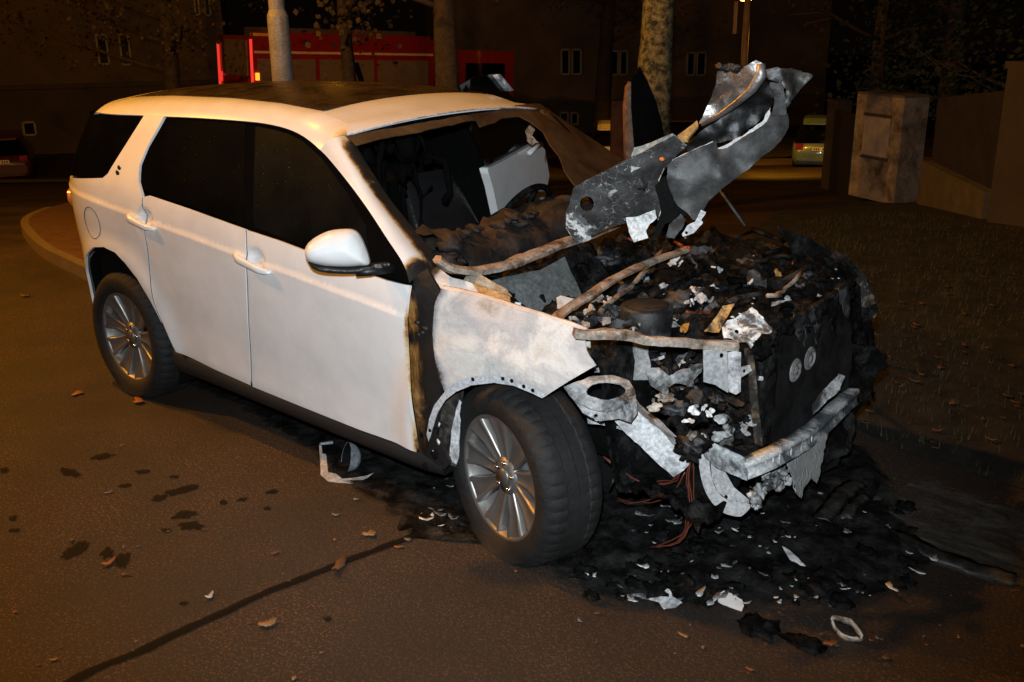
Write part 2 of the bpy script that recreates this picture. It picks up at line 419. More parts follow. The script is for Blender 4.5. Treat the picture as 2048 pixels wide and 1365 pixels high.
def char_mat(name, hi=(0.009, 0.0087, 0.0085), fleck=0.3, fade=False):
    t = NT(name); n = t.noise(9, 9, 0.72, 0.4); c = t.ramp(n, [(0.35, (0.0012, 0.0012, 0.0012)), (0.7, hi)])
    if fade: c = t.mix(t.math('MULTIPLY', t.ramp(t.noise(8, 7, .65, .2), [(.45, 0.0), (.75, 1.0)]), .8), c, (.034, .033, .032))
    fl = t.math('MULTIPLY', t.ramp(t.noise(55, 5, 0.75), [(0.66, 0.0), (0.70, 1.0)]), t.ramp(t.noise(4, 4), [(0.45, 0.0), (0.6, fleck)]))
    c = t.mix(fl, c, (0.22, 0.22, 0.21))
    t.set(col=c, rough=t.ramp(t.noise(30, 6, .7), [(0.36, 0.16), (0.50, 0.62)]), normal=t.bump(t.noise(34, 9, 0.75), 0.014), spec=t.ramp(t.noise(12, 5, .7), [(.48, .04), (.68, .55)]))
    if fade: t.set(alpha=t.ramp(t.math('ADD', t.math('MULTIPLY', t.attr(), .9), t.math('MULTIPLY', t.math('SUBTRACT', t.noise(9, 9, .75), .5), 1.3)), [(.18, 0.0), (.42, 1.0)]))
    return t.m
CHAR = char_mat('wet_char'); CHARG = char_mat('ground_char', (0.011, 0.0105, 0.010), 0.5)
BLACK = simple('black_plastic', (0.007, 0.007, 0.007), 0.45, bump=0.002, bsc=60)
GLOSSBLACK = simple('gloss_black', (0.003, 0.003, 0.003), 0.4, spec=0.0)
SOOT = simple('soot_black', (0.0025, 0.0024, 0.0022), 0.8, bump=0.01, bsc=30, spec=.12)
def glass_mat(name, fog=0.0):
    t = NT(name); d = t.ramp(t.vor(150), [(0.0, 1.0), (0.16, 0.0)])
    c = t.ramp(t.noise(3, 6), [(0.35, (0.002, 0.002, 0.002)), (0.7, (0.004+fog, 0.004+fog, 0.0035+fog*0.8))])
    c = t.mix(t.math('MULTIPLY', t.ramp(t.vor(320), [(0.0, 1.0), (0.14, 0.0)]), t.ramp(t.noise(40, 3), [(0.52, 0.0), (0.7, 0.5)])), c, (0.16, 0.15, 0.12))
    t.set(col=c, rough=0.05+fog*4, spec=0.5, normal=t.bump(d, 0.0006, 0.4)); return t.m
GLASS = glass_mat('dark_glass'); FOGGLASS = glass_mat('fogged_glass', 0.004)
def roofglass():
    t = NT('sooty_roof_glass'); n = t.noise(7, 8, 0.7, 0.5)
    c = t.ramp(n, [(0.3, (0.008, 0.005, 0.003)), (0.65, (0.036, 0.023, 0.013))])
    c = t.mix(t.ramp(t.vor(75), [(0.0, 0.7), (0.11, 0.0)]), c, (0.28, 0.22, 0.15))
    t.set(col=c, rough=t.ramp(n, [(0.3, 0.16), (0.7, 0.42)]), spec=0.5, normal=t.bump(t.noise(120, 3), 0.0006)); return t.m
ROOFGLASS = roofglass()
def smoked():
    t = NT('smoked_windscreen'); n = t.noise(4, 8, 0.7, 0.6)
    c = t.ramp(n, [(0.32, (0.030, 0.016, 0.008)), (0.7, (0.13, 0.072, 0.030))])
    t.set(col=c, rough=0.42, alpha=t.ramp(n, [(0.3, 0.98), (0.7, 0.86)]), spec=0.4, normal=t.bump(t.noise(60, 6), 0.003)); return t.m
SMOKED = smoked()
def tyre_mat():
    t = NT('tyre_rubber'); n = t.noise(10, 7); sc_ = t.math('MULTIPLY', t.ramp(t.noise(26, 9, .8, 1.5), [(.60, 0.0), (.66, 1.0)]), .5); t.set(col=t.mix(sc_, t.ramp(n, [(0.35, (0.004, 0.004, 0.004)), (0.7, (0.012, 0.0115, 0.011))]), (.05, .05, .05)), rough=0.72, normal=t.bump(t.noise(60, 7, .7), 0.004), spec=0.4); return t.m
TYRE = tyre_mat()
ALLOY = NT('alloy_wheel'); _n = ALLOY.noise(6, 6)
ALLOY.set(col=ALLOY.ramp(_n, [(0.3, (0.17, 0.155, 0.14)), (0.7, (0.34, 0.33, 0.315))]), rough=ALLOY.ramp(_n, [(0.3, 0.50), (0.7, 0.36)]), metal=0.8); ALLOY = ALLOY.m
BRAKE = simple('brake_steel', (0.22, 0.20, 0.18), 0.45, 0.8); CALIPER = simple('caliper', (0.14, 0.075, 0.02), 0.6)
CHROME = simple('chrome', (0.7, 0.7, 0.7), 0.12, 1.0)
LEATHER = simple('black_leather', (0.012, 0.012, 0.013), 0.26, bump=0.003, bsc=50)
AMBER = NT('tail_lens'); AMBER.set(col=(0.75, 0.20, 0.03), rough=0.15, coat=0.8); AMBER = AMBER.m
COPPER = simple('burnt_copper', (0.20, 0.055, 0.03), 0.45, 0.5)
SEAMBROWN = simple('scorched_brown', (0.26, 0.13, 0.03), 0.5, bump=0.004)

# ================================================================== THE SETTING
FH = np.array([math.cos(YAW), math.sin(YAW)]); RH = np.array([math.sin(YAW), -math.cos(YAW)])
def gz(x, y):
    s = (x-CAM[0])*FH[0]+(y-CAM[1])*FH[1]; d = max(0.0, s-8.0); d = d if d < 24.0 else 24.0+1.2*(1-math.exp(-(d-24.0)/1.2)); return -.127*d*d/(d+1.5)
def ST(s, t): return CAM[:2]+FH*s+RH*t
def far(px, D):
    P = atd(px, D); return np.array([P[0], P[1], gz(P[0], P[1])])
def gpx(px):          # pixel -> ground
    z = 0.0
    for _ in range(40):
        P = atz(px, z); z = .5*z+.5*gz(P[0], P[1])
    return np.array([P[0], P[1], z])
def asphalt():
    t = NT('asphalt'); n = t.noise(1.1, 6, .6); f = t.noise(220, 3, .7)
    c = t.ramp(n, [(0.3, (0.014, 0.0070, 0.0034)), (0.7, (0.036, 0.0185, 0.008))])
    c = t.mix(t.ramp(f, [(0.35, .6), (0.6, 0.0)]), c, (0.008, 0.006, 0.005))
    dens = t.ramp(t.noise(2.2, 4, .6), [(.3, .25), (.7, 1.0)])
    k = t.math('MULTIPLY', t.ramp(t.noise(105, 2, .5), [(.57, 0.0), (.63, 1.0)]), dens); gd = t.noise(62, 2, .5)
    k3 = t.math('MULTIPLY', t.ramp(gd, [(.60, 0.0), (.64, 1.0)]), dens)
    c = t.mix(t.math('MULTIPLY', k, .75), c, (0.20, 0.10, 0.042)); c = t.mix(k3, c, (0.12, 0.062, 0.027))  # pale speckles hold the ground's orange glints of light as colour
    c = t.mix(t.math('MULTIPLY', t.ramp(t.noise(38, 6, .7), [(.50, 0.0), (.68, 1.0)]), .6), c, (0.007, 0.005, 0.004))
    wet = t.ramp(t.noise(.8, 5, .6, .5), [(0.42, 0.0), (0.62, 1.0)])
    c = t.mix(t.math('MULTIPLY', wet, .45), c, (0.012, 0.009, 0.007))
    t.set(col=c, rough=t.mix(k, t.mix(wet, (.75,)*3, (.52,)*3), (.25,)*3), normal=t.bump(t.math('ADD', t.math('ADD', f, t.math('MULTIPLY', t.noise(70, 5, .7), .5)), t.math('MULTIPLY', gd, -.6)), .007), spec=.5); return t.m
ASPH = asphalt()
ss = list(np.linspace(-4, 14, 37))+list(np.linspace(15, 110, 40)); tt = list(np.linspace(-70, -8, 22))+list(np.linspace(-7, 7, 29))+list(np.linspace(8, 70, 22))
V = []
for s in ss:
    for t_ in tt:
        p = ST(s, t_); V.append((p[0], p[1], gz(p[0], p[1])))
n = len(tt); g_ = mesh_obj('ground', V, [(i*n+j, i*n+j+1, (i+1)*n+j+1, (i+1)*n+j)[::-1] for i in range(len(ss)-1) for j in range(n-1)], ASPH); tag(g_, kind='structure')
def recenter(o, pt=None):
    me = o.data; co = np.empty(len(me.vertices)*3); me.vertices.foreach_get('co', co); co = co.reshape(-1, 3)
    c = np.array([co[:, 0].mean(), co[:, 1].mean(), co[:, 2].min()]) if pt is None else np.array(pt)
    me.vertices.foreach_set('co', (co-c).ravel()); o.location = c; me.update(); return o
def sheet(name, poly, m, dz=.004, g=.12, ragged=.02, seed=1, hf=None, world=False, kind='structure', fade=False):
    q = [p if world else tuple(gpx(p)[:2]) for p in poly]
    A = sum(q[i][0]*q[(i+1) % len(q)][1]-q[(i+1) % len(q)][0]*q[i][1] for i in range(len(q)))
    if A < 0: q = q[::-1]
    V, F = tri2d(q, g, seed=seed, ragged=ragged)
    dd = distpoly(V, q) if hf else None
    P = [(x, y, gz(x, y)+dz+(hf(x, y, dd[i]) if hf else 0)) for i, (x, y) in enumerate(V)]
    o = mesh_obj(name, P, F, m, None, True, [min(1, d_/.16) for d_ in dd] if fade else None); tag(o, kind=kind); return o
# grass verge on the right, dusty smear, brick island
GRASSG = soot_metal('verge_soil', (.004, .0035, .002), (.020, .015, .008), 5, (.4, .7), 0, (.7, .9))
sheet('grass_verge', [(1695, 850), (1760, 885), (1850, 922), (1950, 952), (2060, 985), (2500, 1000), (2500, 470), (2048, 452), (1840, 405), (1690, 400), (1560, 420), (1500, 470), (1650, 640)], GRASSG, .006, .25, .05, 3)
gb_ = MB(); rr = random.Random(5)
vp = [tuple(gpx(p)[:2]) for p in [(1695, 850), (1760, 885), (1850, 922), (1950, 952), (2060, 985), (2300, 990), (2300, 500), (2048, 465), (1840, 430), (1690, 430), (1580, 450), (1650, 640)]]
pts = np.array([(rr.uniform(-3, 6), rr.uniform(-1, 9)) for _ in range(60000)]); pts = pts[inpoly(pts, vp)]
for x, y in pts[:15000]:
    if fbm((x, y, 0), 1.3, 4) < -.15 and rr.random() < .8: continue
    a = rr.uniform(0, 6.28); h = rr.uniform(.02, .065); wd = .0025; dx, dy = math.cos(a), math.sin(a); l = rr.uniform(.01, .04)
    z = gz(x, y)+.004
    gb_.add([(x-dy*wd, y+dx*wd, z), (x+dy*wd, y-dx*wd, z), (x+dx*l, y+dy*l, z+h)], [(0, 1, 2)])
tag(gb_.build('grass', simple('grass_blade', (.022, .026, .008), .8, var=.6, sc_=3), None, False), kind='stuff')
DUST = NT('powder_dust'); _n = DUST.noise(6, 8, .7, .5, (1, 3, 1)); DUST.set(col=DUST.ramp(_n, [(.35, (.03, .029, .022)), (.7, (.13, .12, .095))]), rough=.85, alpha=DUST.ramp(DUST.noise(3.5, 8, .75, .4, (1, 2.5, 1)), [(.42, 0.0), (.62, .7)]), normal=DUST.bump(_n, .008)); DUST = DUST.m
sheet('powder_residue', [(1745, 1010), (1850, 960), (1990, 1010), (2080, 1030), (2080, 1180), (1960, 1170), (1850, 1120), (1780, 1060)], DUST, .012, .06, .03, 6)
BRICK = NT('brick_paving'); _b = BRICK.n('ShaderNodeTexBrick'); BRICK.put(_b.inputs['Vector'], BRICK.co()); _b.inputs['Scale'].default_value = 4.5; _b.inputs['Color1'].default_value = (.10, .045, .025, 1); _b.inputs['Color2'].default_value = (.07, .032, .02, 1); _b.inputs['Mortar'].default_value = (.03, .018, .012, 1); _b.inputs['Mortar Size'].default_value = .012
BRICK.set(col=_b.outputs['Color'], rough=.7, normal=BRICK.bump(BRICK.noise(30, 5), .01)); BRICK = BRICK.m
isl = [(420, 640), (300, 605), (200, 566), (150, 541), (110, 522), (84, 504), (64, 482), (54, 462), (66, 446), (100, 430), (150, 415), (230, 402), (420, 400)]
q = [gpx(p) for p in isl]
sheet('paved_island', [(p[0], p[1]) for p in q], BRICK, .10, .2, 0, 4, None, True)
edge = cinterp([p+np.array([0, 0, .0]) for p in q[:10]], 40); b = MB(); b.sweep([p+np.array([0, 0, .045]) for p in edge], [(-.05, -.06), (.05, -.06), (.05, .05), (.03, .062), (-.05, .062)], (0, 0, 1)); tag(b.build('kerb', simple('kerb_stone', (.12, .085, .055), .7, bump=.006), None, False), kind='structure')
# far pavements
PAV = simple('pavement', (.16, .13, .10), .8, var=.25, sc_=1.5)
for (s0, s1, t0, t1, nm) in ((26, 29, -40, -7, 'pavement'), (32.6, 34.6, 5, 40, 'pavement')):
    a = [tuple(ST(s0, t0)), tuple(ST(s0, t1)), tuple(ST(s1, t1)), tuple(ST(s1, t0))]; sheet(nm, a, PAV, .03, 1.5, 0, 2, None, True)
LAWN = simple('lawn_grass', (.07, .06, .02), .9, var=.5, sc_=2.5, bump=.05, bsc=12)
sheet('far_lawn', [tuple(ST(34.7, 3)), tuple(ST(34.7, 30)), tuple(ST(39.5, 34)), tuple(ST(39.5, 3))], LAWN, .05, .5, .1, 3, lambda x, y, d: .12*abs(fbm((x, y, 0), 3, 2)), True)
# soot and burnt rubble under and before the car
cb = [(372, 778), (470, 818), (550, 872), (630, 925), (690, 985), (780, 1040), (790, 1066), (830, 1090), (930, 1090), (985, 1096), (1060, 1142), (1110, 1166), (1190, 1206), (1300, 1224), (1420, 1234), (1560, 1222), (1700, 1226), (1800, 1200), (1856, 1165), (1890, 1120), (1830, 1060), (1800, 1000), (1790, 950), (1745, 900), (1712, 850)]
q = [tuple(gpx(p)[:2]) for p in cb]+[(3.45, .95), (2.2, .9), (.3, .8), (-.3, 0), (-.2, -.6)]
CHARS = char_mat('ground_char_sheet', (0.011, 0.0105, 0.010), 0.5, True)
sheet('char_rubble', q, CHARS, .003, .032, .02, 5, lambda x, y, d: min(1, d/.10)*(.010+sstep(2.2, 2.8, x)*(.040*abs(fbm((x, y, 0), 4, 3, 5))*sstep(2.95, 3.2, x)+.036*max(0, fbm((x, y, 0), 9, 6, 5))+.010*fbm((x, y, 0), 36, 3, 3))+.004*fbm((x, y, 0), 20, 7)), True, 'stuff', True)
TAR = simple('tar_seam', (.004, .0033, .003), .8, bump=.004, bsc=50, spec=.12, alpha=.8)
pl = cinterp([gpx(p) for p in [(90, 1390), (300, 1292), (470, 1213), (620, 1152), (760, 1098), (875, 1058)]], 90); L_ = []; R_ = []
for i, p in enumerate(pl):
    t_ = (pl[min(i+1, 89)]-pl[max(i-1, 0)]); t_ /= np.linalg.norm(t_); nn = np.array([-t_[1], t_[0], 0]); wv = .020+.008*fbm(p, 9, 2); o_ = nn*.012*fbm(p, 5, 4)
    L_.append(p+nn*wv+o_+np.array([0, 0, .004])); R_.append(p-nn*(.020+.008*fbm(p, 9, 5))+o_+np.array([0, 0, .004]))
V = [tuple(p) for p in L_+R_]; tag(mesh_obj('tar_seam', V, [(i, i+1, 90+i+1, 90+i)[::-1] for i in range(89)], TAR), kind='structure')
STAIN = simple('wet_stain', (.006, .0045, .0035), .75, spec=.12, alpha=.72); b = MB()
for i, (x, y, a, c, an) in enumerate([(383, 1053, 26, 9, 0), (372, 1030, 26, 8, -.1), (365, 982, 30, 7, -.25), (318, 998, 17, 6, -.2), (152, 1102, 30, 11, -.55), (245, 1122, 19, 14, -.6), (214, 1108, 14, 9, -.5), (205, 914, 22, 6, -.15), (140, 946, 20, 7, .3), (485, 1000, 12, 4, -.1), (448, 1006, 8, 5, 0), (332, 1062, 10, 4, 0), (545, 985, 14, 4, -.1), (25, 1038, 9, 5, -.4), (8, 942, 9, 6, 0), (285, 945, 16, 4, 0), (368, 1208, 9, 4, 0), (30, 1062, 12, 4, 0), (350, 955, 10, 3, 0), (655, 1240, 8, 5, 0), (250, 973, 12, 4, 0), (535, 1018, 8, 4, 0)]):
    ring = []
    for k in range(44):
        th = k*math.pi/22; r_ = 1+.5*fbm((math.cos(th), math.sin(th), i*3.3), 1.9, 2, 6); u, v = a*r_*math.cos(th), c*r_*math.sin(th)
        p = gpx((x+u*math.cos(an)-v*math.sin(an), y+u*math.sin(an)+v*math.cos(an))); ring.append((p[0], p[1], p[2]+.0035))
    b.add(ring, [tuple(range(44))[::-1]])
tag(b.build('wet_stains', STAIN, None, False), kind='structure')

# --- the gate pillar, fence, low wall on the right
def prism(b, pts, h, z0=0.0):
    n = len(pts); b.add([(p[0], p[1], p[2]+z0) for p in pts]+[(p[0], p[1], p[2]+z0+h) for p in pts], [tuple(range(n, 2*n))]+[(i, (i+1) % n, n+(i+1) % n, n+i) for i in range(n)])
def quadbox(name, a, c, depth, h, m, parent=None, z0=0.0, zref=None):
    """upright slab: a->c along its front, depth away from the viewer"""
    a = np.array(a); c = np.array(c); d = c-a; nn = np.array([-d[1], d[0], 0]); nn /= np.linalg.norm(nn)
    if nn[:2]@(a[:2]-CAM[:2]) < 0: nn = -nn
    zr = min(a[2], c[2]) if zref is None else zref
    p = [np.array([k[0], k[1], zr-.02]) for k in (a, c, c+nn*depth, a+nn*depth)]
    A = sum(p[i][0]*p[(i+1) % 4][1]-p[(i+1) % 4][0]*p[i][1] for i in range(4))
    if A < 0: p = p[::-1]
    b = MB(); prism(b, p, h, z0); return b.build(name, m, parent, False)
PLAST = soot_metal('stained_plaster', (.05, .038, .026), (.26, .22, .18), 2.6, (.36, .58), 0, (.8, .9))
CONC = simple('old_concrete', (.075, .062, .052), .85, var=.3, sc_=4, bump=.01)
A0 = far((1697, 385), 14.2); A1 = far((1788, 402), 13.4); A2 = far((1838, 396), 13.9)
gp_ = thing('gate_pillar', 'pale plastered gate pillar with a letterbox slot, stained near its foot', 'pillar', tuple(A1))
quadbox('pillar_body', A0, A1, .42, 1.40, PLAST, gp_, 0, A1[2])
quadbox('pillar_cap', A0, A1, .42, .03, CONC, gp_, 1.40, A1[2])
u = (A1-A0); nn = np.array([-u[1], u[0], 0]); nn /= np.linalg.norm(nn); nn = nn if nn[:2]@(A0[:2]-CAM[:2]) < 0 else -nn
for zc_, h_, nm in ((1.13, .035, 'letter_slot'), (.56, .03, 'panel_ledge')):
    quadbox(nm, A0+u*.20+nn*.02, A0+u*.78+nn*.02, .03, h_, simple('slot_dark', (.05, .03, .02), .8), gp_, zc_, A1[2])
quadbox('panel', A0+u*.22+nn*.012, A0+u*.76+nn*.012, .02, .52, simple('panel_plaster', (.29, .24, .2), .85, var=.2), gp_, .60, A1[2])
B0 = far((1852, 410), 13.2); B1 = far((1985, 445), 10.9)
fn = thing('slat_fence', 'dark brown fence of narrow upright boards between the two pillars', 'fence', tuple(B0))
FW = simple('fence_board', (.016, .010, .008), .8, var=.5, sc_=3)
for k in range(26):
    t0, t1 = k/26, (k+.72)/26; p0 = B0+(B1-B0)*t0; p1 = B0+(B1-B0)*t1; zr = B1[2]*t0+B0[2]*(1-t0)
    quadbox('board', p0, p1, .025, 1.06, FW, fn, .34, zr)
nw = np.array([-(B1-B0)[1], (B1-B0)[0], 0]); nw /= np.linalg.norm(nw); nw = nw if nw[:2]@(B0[:2]-CAM[:2]) > 0 else -nw
for zz_ in (.50, 1.20): b = MB(); b.sweep([B0+nw*.05+[0, 0, zz_], B1+nw*.05+[0, 0, zz_]], [(-.02, -.03), (.02, -.03), (.02, .03), (-.02, .03)]); b.build('rail', FW, fn, False)
lw = quadbox('low_wall', B0-nw*.12, B1-nw*.12, .3, .62, CONC, None, -.30, B1[2]); recenter(lw); tag(lw, 'low rough concrete wall under the board fence', 'wall')
C0 = far((1972, 452), 10.6); C1 = far((2120, 480), 9.6)
p_ = thing('wall_pillar', 'tall dark rendered pillar at the right edge, beside the board fence', 'pillar', tuple(C0)); DKP = simple('dark_render', (.035, .026, .021), .9, var=.25, sc_=3, bump=.01)
quadbox('pillar_body', C0, C1, .5, 1.70, DKP, p_, 0, C0[2]-.1); quadbox('pillar_cap', C0+(C0-C1)*.05, C1, .55, .07, DKP, p_, 1.70, C0[2]-.1)
g0 = far((1660, 345), 16.0); g1 = far((1694, 360), 15.4); go = quadbox('garden_gate', g0, g1, .05, 1.25, simple('gate_black', (.012, .010, .009), .6), None, 0, g1[2]); recenter(go); tag(go, 'narrow black gate left of the pale gate pillar', 'gate')
h0 = far((1644, 340), 17.2); h1 = far((1664, 345), 16.8); po = quadbox('gate_post', h0, h1, .25, 1.50, DKP, None, 0, h1[2]); recenter(po); tag(po, 'slim brown post left of the narrow black gate, hiding part of a grey car', 'post')
k0 = far((1222, 320), 22.0); k1 = far((1252, 320), 22.0); po = quadbox('gate_post', k0, k1, .3, 1.75, simple('red_brick_post', (.16, .075, .05), .9, var=.3, sc_=5), None, 0, k1[2]); recenter(po); tag(po, 'reddish brick post in front of the pale hatchback', 'post')

# --- lamp post behind the car, lit lamp far off
def lamp_post(P, label, segs, headz, arm, m, lit):
    t = thing('street_lamp', label, 'street lamp', tuple(P))
    b = MB(); pts = []; rs = []
    for z, r in segs: pts.append(P+np.array([0, 0, z])); rs.append(r)
    b.tube(pts, rs, 24); b.build('pole', m, t)
    top_ = pts[-1]; a = np.array(arm)
    b = MB(); b.tube([top_, top_+a*.3+[0, 0, .25], top_+a+[0, 0, .35]], .04, 10); b.build('arm', m, t)
    b = MB(); b.lump(top_+a*1.15+np.array([0, 0, .35]), .28, 2, 3, .02, (1, .7, .28)); hd = b.build('lamp_head', m, t)
    e = NT('lamp_glow'); e.set(col=(1, .5, .1), em=(1, .40, .06), ems=lit); b = MB(); b.lump(top_+a*1.15+np.array([0, 0, .28]), .16, 2, 2, .02, (1, .7, .3)); b.build('lamp_glass', e.m, hd)
    return t
GALV = soot_metal('galvanised', (.22, .21, .20), (.36, .35, .34), 7, (.3, .7), 0, (.35, .5))
lp = far((569, 200), 10.0)
zj = atd((560, 31), 10.0)[2]-lp[2]
lamp_post(lp, 'thick grey stepped lamp post rising behind the white roof', [(0, .112), (zj-.02, .103), (zj+.0, .101), (zj+.055, .078), (zj+.06, .078), (7.4, .055)], 7.6, (.4, -1.2, 0), GALV, 8)
P = far((1478, 300), 27.0); hz = atd((1478, 6), 27.0)[2]-P[2]
t = thing('street_lamp', 'distant lit orange lamp on a slim post above the crumpled bonnet', 'street lamp', tuple(P))
POLE = simple('lamp_pole', (.30, .22, .16), .6)
b = MB(); b.tube([P, P+np.array([0, 0, hz+.4])], .085, 12); b.build('pole', POLE, t)
quadbox('sign_plate', far((1453, 300), 26.8), far((1460, 300), 26.8), .03, .8, simple('sign_back', (.45, .30, .18), .6), t, hz-.75, P[2])
e = NT('lamp_glow'); e.set(col=(1, .5, .1), em=(1, .36, .05), ems=14); c = atd((1492, -1), 26.6)
b = MB(); b.tube([c+[0, 0, -.05], c+[0, 0, .05]], [.10, .26], 14); b.build('lamp_glass', e.m, t); b = MB(); b.tube([c+[0, 0, .05], c+[0, 0, .13]], [.28, .08], 14); b.build('lamp_hood', POLE, t)
lamp('sodium_tint_light', 'SPOT', c+CR*.1+np.array([0, 0, -.22]), 950, SOD, .12, ST(28.5, 6.4).tolist()+[-2.9], 140, .4)

# --- trees
BARK = soot_metal('mossy_bark', (.030, .030, .016), (.24, .225, .13), 13, (.42, .58), 0, (.85, .95)); BARK2 = soot_metal('dark_bark', (.025, .019, .014), (.075, .055, .04), 9, (.35, .65), 0, (.85, .95))
LEAF = NT('autumn_leaves'); LEAF.set(col=LEAF.ramp(LEAF.noise(3, 3), [(.35, (.025, .016, .006)), (.65, (.06, .034, .012))]), rough=.7); LEAF = LEAF.m
NEEDLE = simple('dark_needles', (.014, .022, .012), .8, var=.4)
def tree(px, D, r, h, label, bark, leaf, seed, crown0=3.2, nleaf=2500, lean=(0, 0), spread=2.4, lobe=1.0):
    rng = random.Random(seed); P = far(px, D); t = thing('tree', label, 'tree', tuple(P))
    b = MB(); pts = [P+np.array([lean[0]*z/h+.05*fbm((z, seed, 0), .6), lean[1]*z/h+.05*fbm((z, seed, 4), .6), z-.1]) for z in np.linspace(0, h, 26)]
    n = 20; base = len(b.v)
    for i, p in enumerate(pts):
        rad = r*(1.35 if i == 0 else 1.12 if i == 1 else 1-.55*i/25)
        for j in range(n):
            a = 2*math.pi*j/n; k = 1+.16*fbm((math.cos(a)*1.2, math.sin(a)*1.2, p[2]*.9), 1.5, seed)+.05*fbm((math.cos(a)*3, math.sin(a)*3, p[2]*4), 2, seed); b.v.append((p[0]+rad*k*math.cos(a), p[1]+rad*k*math.sin(a), p[2]))
    b.f += [(i*n+j, i*n+(j+1) % n, (i+1)*n+(j+1) % n, (i+1)*n+j) for i in range(25) for j in range(n)]
    tips = []
    for k in range(16):
        z = rng.uniform(crown0-.4, h); a = rng.uniform(0, 6.28); L = spread*rng.uniform(.6, 1.1)*(1-.4*(z-crown0)/h); s = P+np.array([0, 0, z]); d = np.array([math.cos(a), math.sin(a), rng.uniform(.1, .6)]); q = [s+d*L*u+np.array([.1*fbm((u*3, k, seed), 1), .1*fbm((u*3, k, 9), 1), .25*u*u-.1*u]) for u in np.linspace(0, 1, 7)]
        b.tube(q, list(np.linspace(r*.28, .012, 7)), 6); tips += [(q[i], .35) for i in (3, 4, 5, 6)]
        for m in range(3):
            a2 = a+rng.uniform(-1, 1); s2 = q[rng.randint(2, 5)]; e2 = [s2+np.array([math.cos(a2), math.sin(a2), rng.uniform(-.3, .5)])*.9*u for u in (0, .4, 1)]; b.tube(e2, [.02, .012, .006], 5); tips += [(e2[1], .3), (e2[2], .35)]
    b.build('trunk', bark, t)
    c = MB()
    for k in range(nleaf):
        s, rad = tips[rng.randrange(len(tips))]; p = Vector(s)+Vector((rng.gauss(0, 1), rng.gauss(0, 1), rng.gauss(0, 1)))*rad*lobe
        u_ = Vector((rng.gauss(0, 1), rng.gauss(0, 1), rng.gauss(0, 1))).normalized(); v_ = u_.orthogonal(); sz = rng.uniform(.03, .065)
        c.add([p-u_*sz, p+v_*sz*.6, p+u_*sz, p-v_*sz*.6], [(0, 1, 2, 3)])
    c.build('crown', leaf, t, False); return t
tree((1312, 230), 12.0, .235, 7, 'thick mossy tree trunk behind the raised bonnet', BARK, LEAF, 3, 3.4, 2600, (-.15, .1))
tree((1203, 240), 37.0, .34, 9, 'brown slim tree trunk left of the mossy trunk', BARK2, LEAF, 5, 4.2, 2500, (.3, .1))
tree((893, 200), 15.0, .20, 8, 'dark tree trunk in front of the red fire engine', BARK2, LEAF, 8, 2.7, 3200, (0, .1), 3.0)
tree((350, 200), 24.0, .22, 9, 'dark tree left of the fire engine with drooping autumn leaves', BARK2, LEAF, 11, 3.0, 3500, (0, 0), 3.6)
tree((700, 200), 19.0, .15, 8, 'tree overhanging the fire engine with sparse brown leaves', BARK2, LEAF, 15, 2.9, 3200, (0, 0), 3.2)
tree((1740, 320), 21.0, .16, 7, 'bare branched tree behind the pale gate pillar', BARK2, LEAF, 21, 2.4, 500, (0, 0), 3.0)
for i, (px, D, lab) in enumerate([((1880, 330), 18.0, 'dark evergreen tree behind the board fence'), ((2080, 330), 15.0, 'dark evergreen tree behind the tall right pillar'), ((1560, 290), 50.0, 'far dark evergreen beyond the grey parked car')]):
    tree(px, D, .2, 7, lab, BARK2, NEEDLE, 30+i, 1.2, 6000, (0, 0), 2.0, 1.3)

# --- buildings at the far side of the street
WALL = simple('house_render', (.13, .10, .075), .9, var=.2, sc_=.7); BASE = simple('house_plinth', (.08, .062, .048), .9, var=.2, sc_=.8); WFR = simple('window_frame_white', (.36, .33, .29), .6); WGL = simple('window_glass', (.01, .01, .01), .1)
def facade(name, label, pa, Da, pb, Db, h, wins, ledge):
    a = far(pa, Da); c = far(pb, Db); d = c-a; d[2] = 0; L = np.linalg.norm(d); d /= L; nn = np.array([-d[1], d[0], 0]); nn = nn if nn[:2]@(a[:2]-CAM[:2]) < 0 else -nn
    z0 = min(a[2], c[2]); t = thing(name, label, 'building', (a[0], a[1], z0))
    quadbox('wall', a, c, 8.0, h, WALL, t, -.5, z0); quadbox('plinth', a+nn*.06, c+nn*.06, .1, ledge-z0+.5, BASE, t, -.5, z0)
    b = MB(); b.sweep([np.array([*(a+nn*.1)[:2], ledge]), np.array([*(c+nn*.1)[:2], ledge])], [(-.09, -.08), (.09, -.08), (.09, .08), (-.09, .08)]); b.build('ledge', BASE, t, False)
    quadbox('roof', a+nn*.5-d*.4, c+nn*.5+d*.4, 9.0, .4, simple('roof_tile', (.10, .05, .04), .8), t, h-.5, z0)
    for (x0, y0, x1, y1) in wins:
        o = a+nn*.02; p0 = at((x0, y0), nn, nn@o); p1 = at((x1, y1), nn, nn@o); u0, u1 = (p0-a)@d, (p1-a)@d; zt, zb = p0[2], p1[2]; fw_ = .07
        b = MB()
        for (ua, ub, za, zb_) in ((u0, u1, zt-fw_, zt), (u0, u1, zb, zb+fw_), (u0, u0+fw_, zb, zt), (u1-fw_, u1, zb, zt)):
            m_ = a+d*(ua+ub)/2; R_ = Matrix(((d[0], nn[0], 0), (d[1], nn[1], 0), (0, 0, 1))); b.box((m_[0]+nn[0]*.08, m_[1]+nn[1]*.08, (za+zb_)/2), (abs(ub-ua), .12, abs(zb_-za)), R_)
        f = b.build('window', WFR, t, False)
        m_ = a+d*(u0+u1)/2; b = MB(); b.box((m_[0]+nn[0]*.05, m_[1]+nn[1]*.05, (zt+zb)/2), (abs(u1-u0)-.13, .04, zt-zb-.13), R_); b.build('pane', WGL, f, False)
    return t
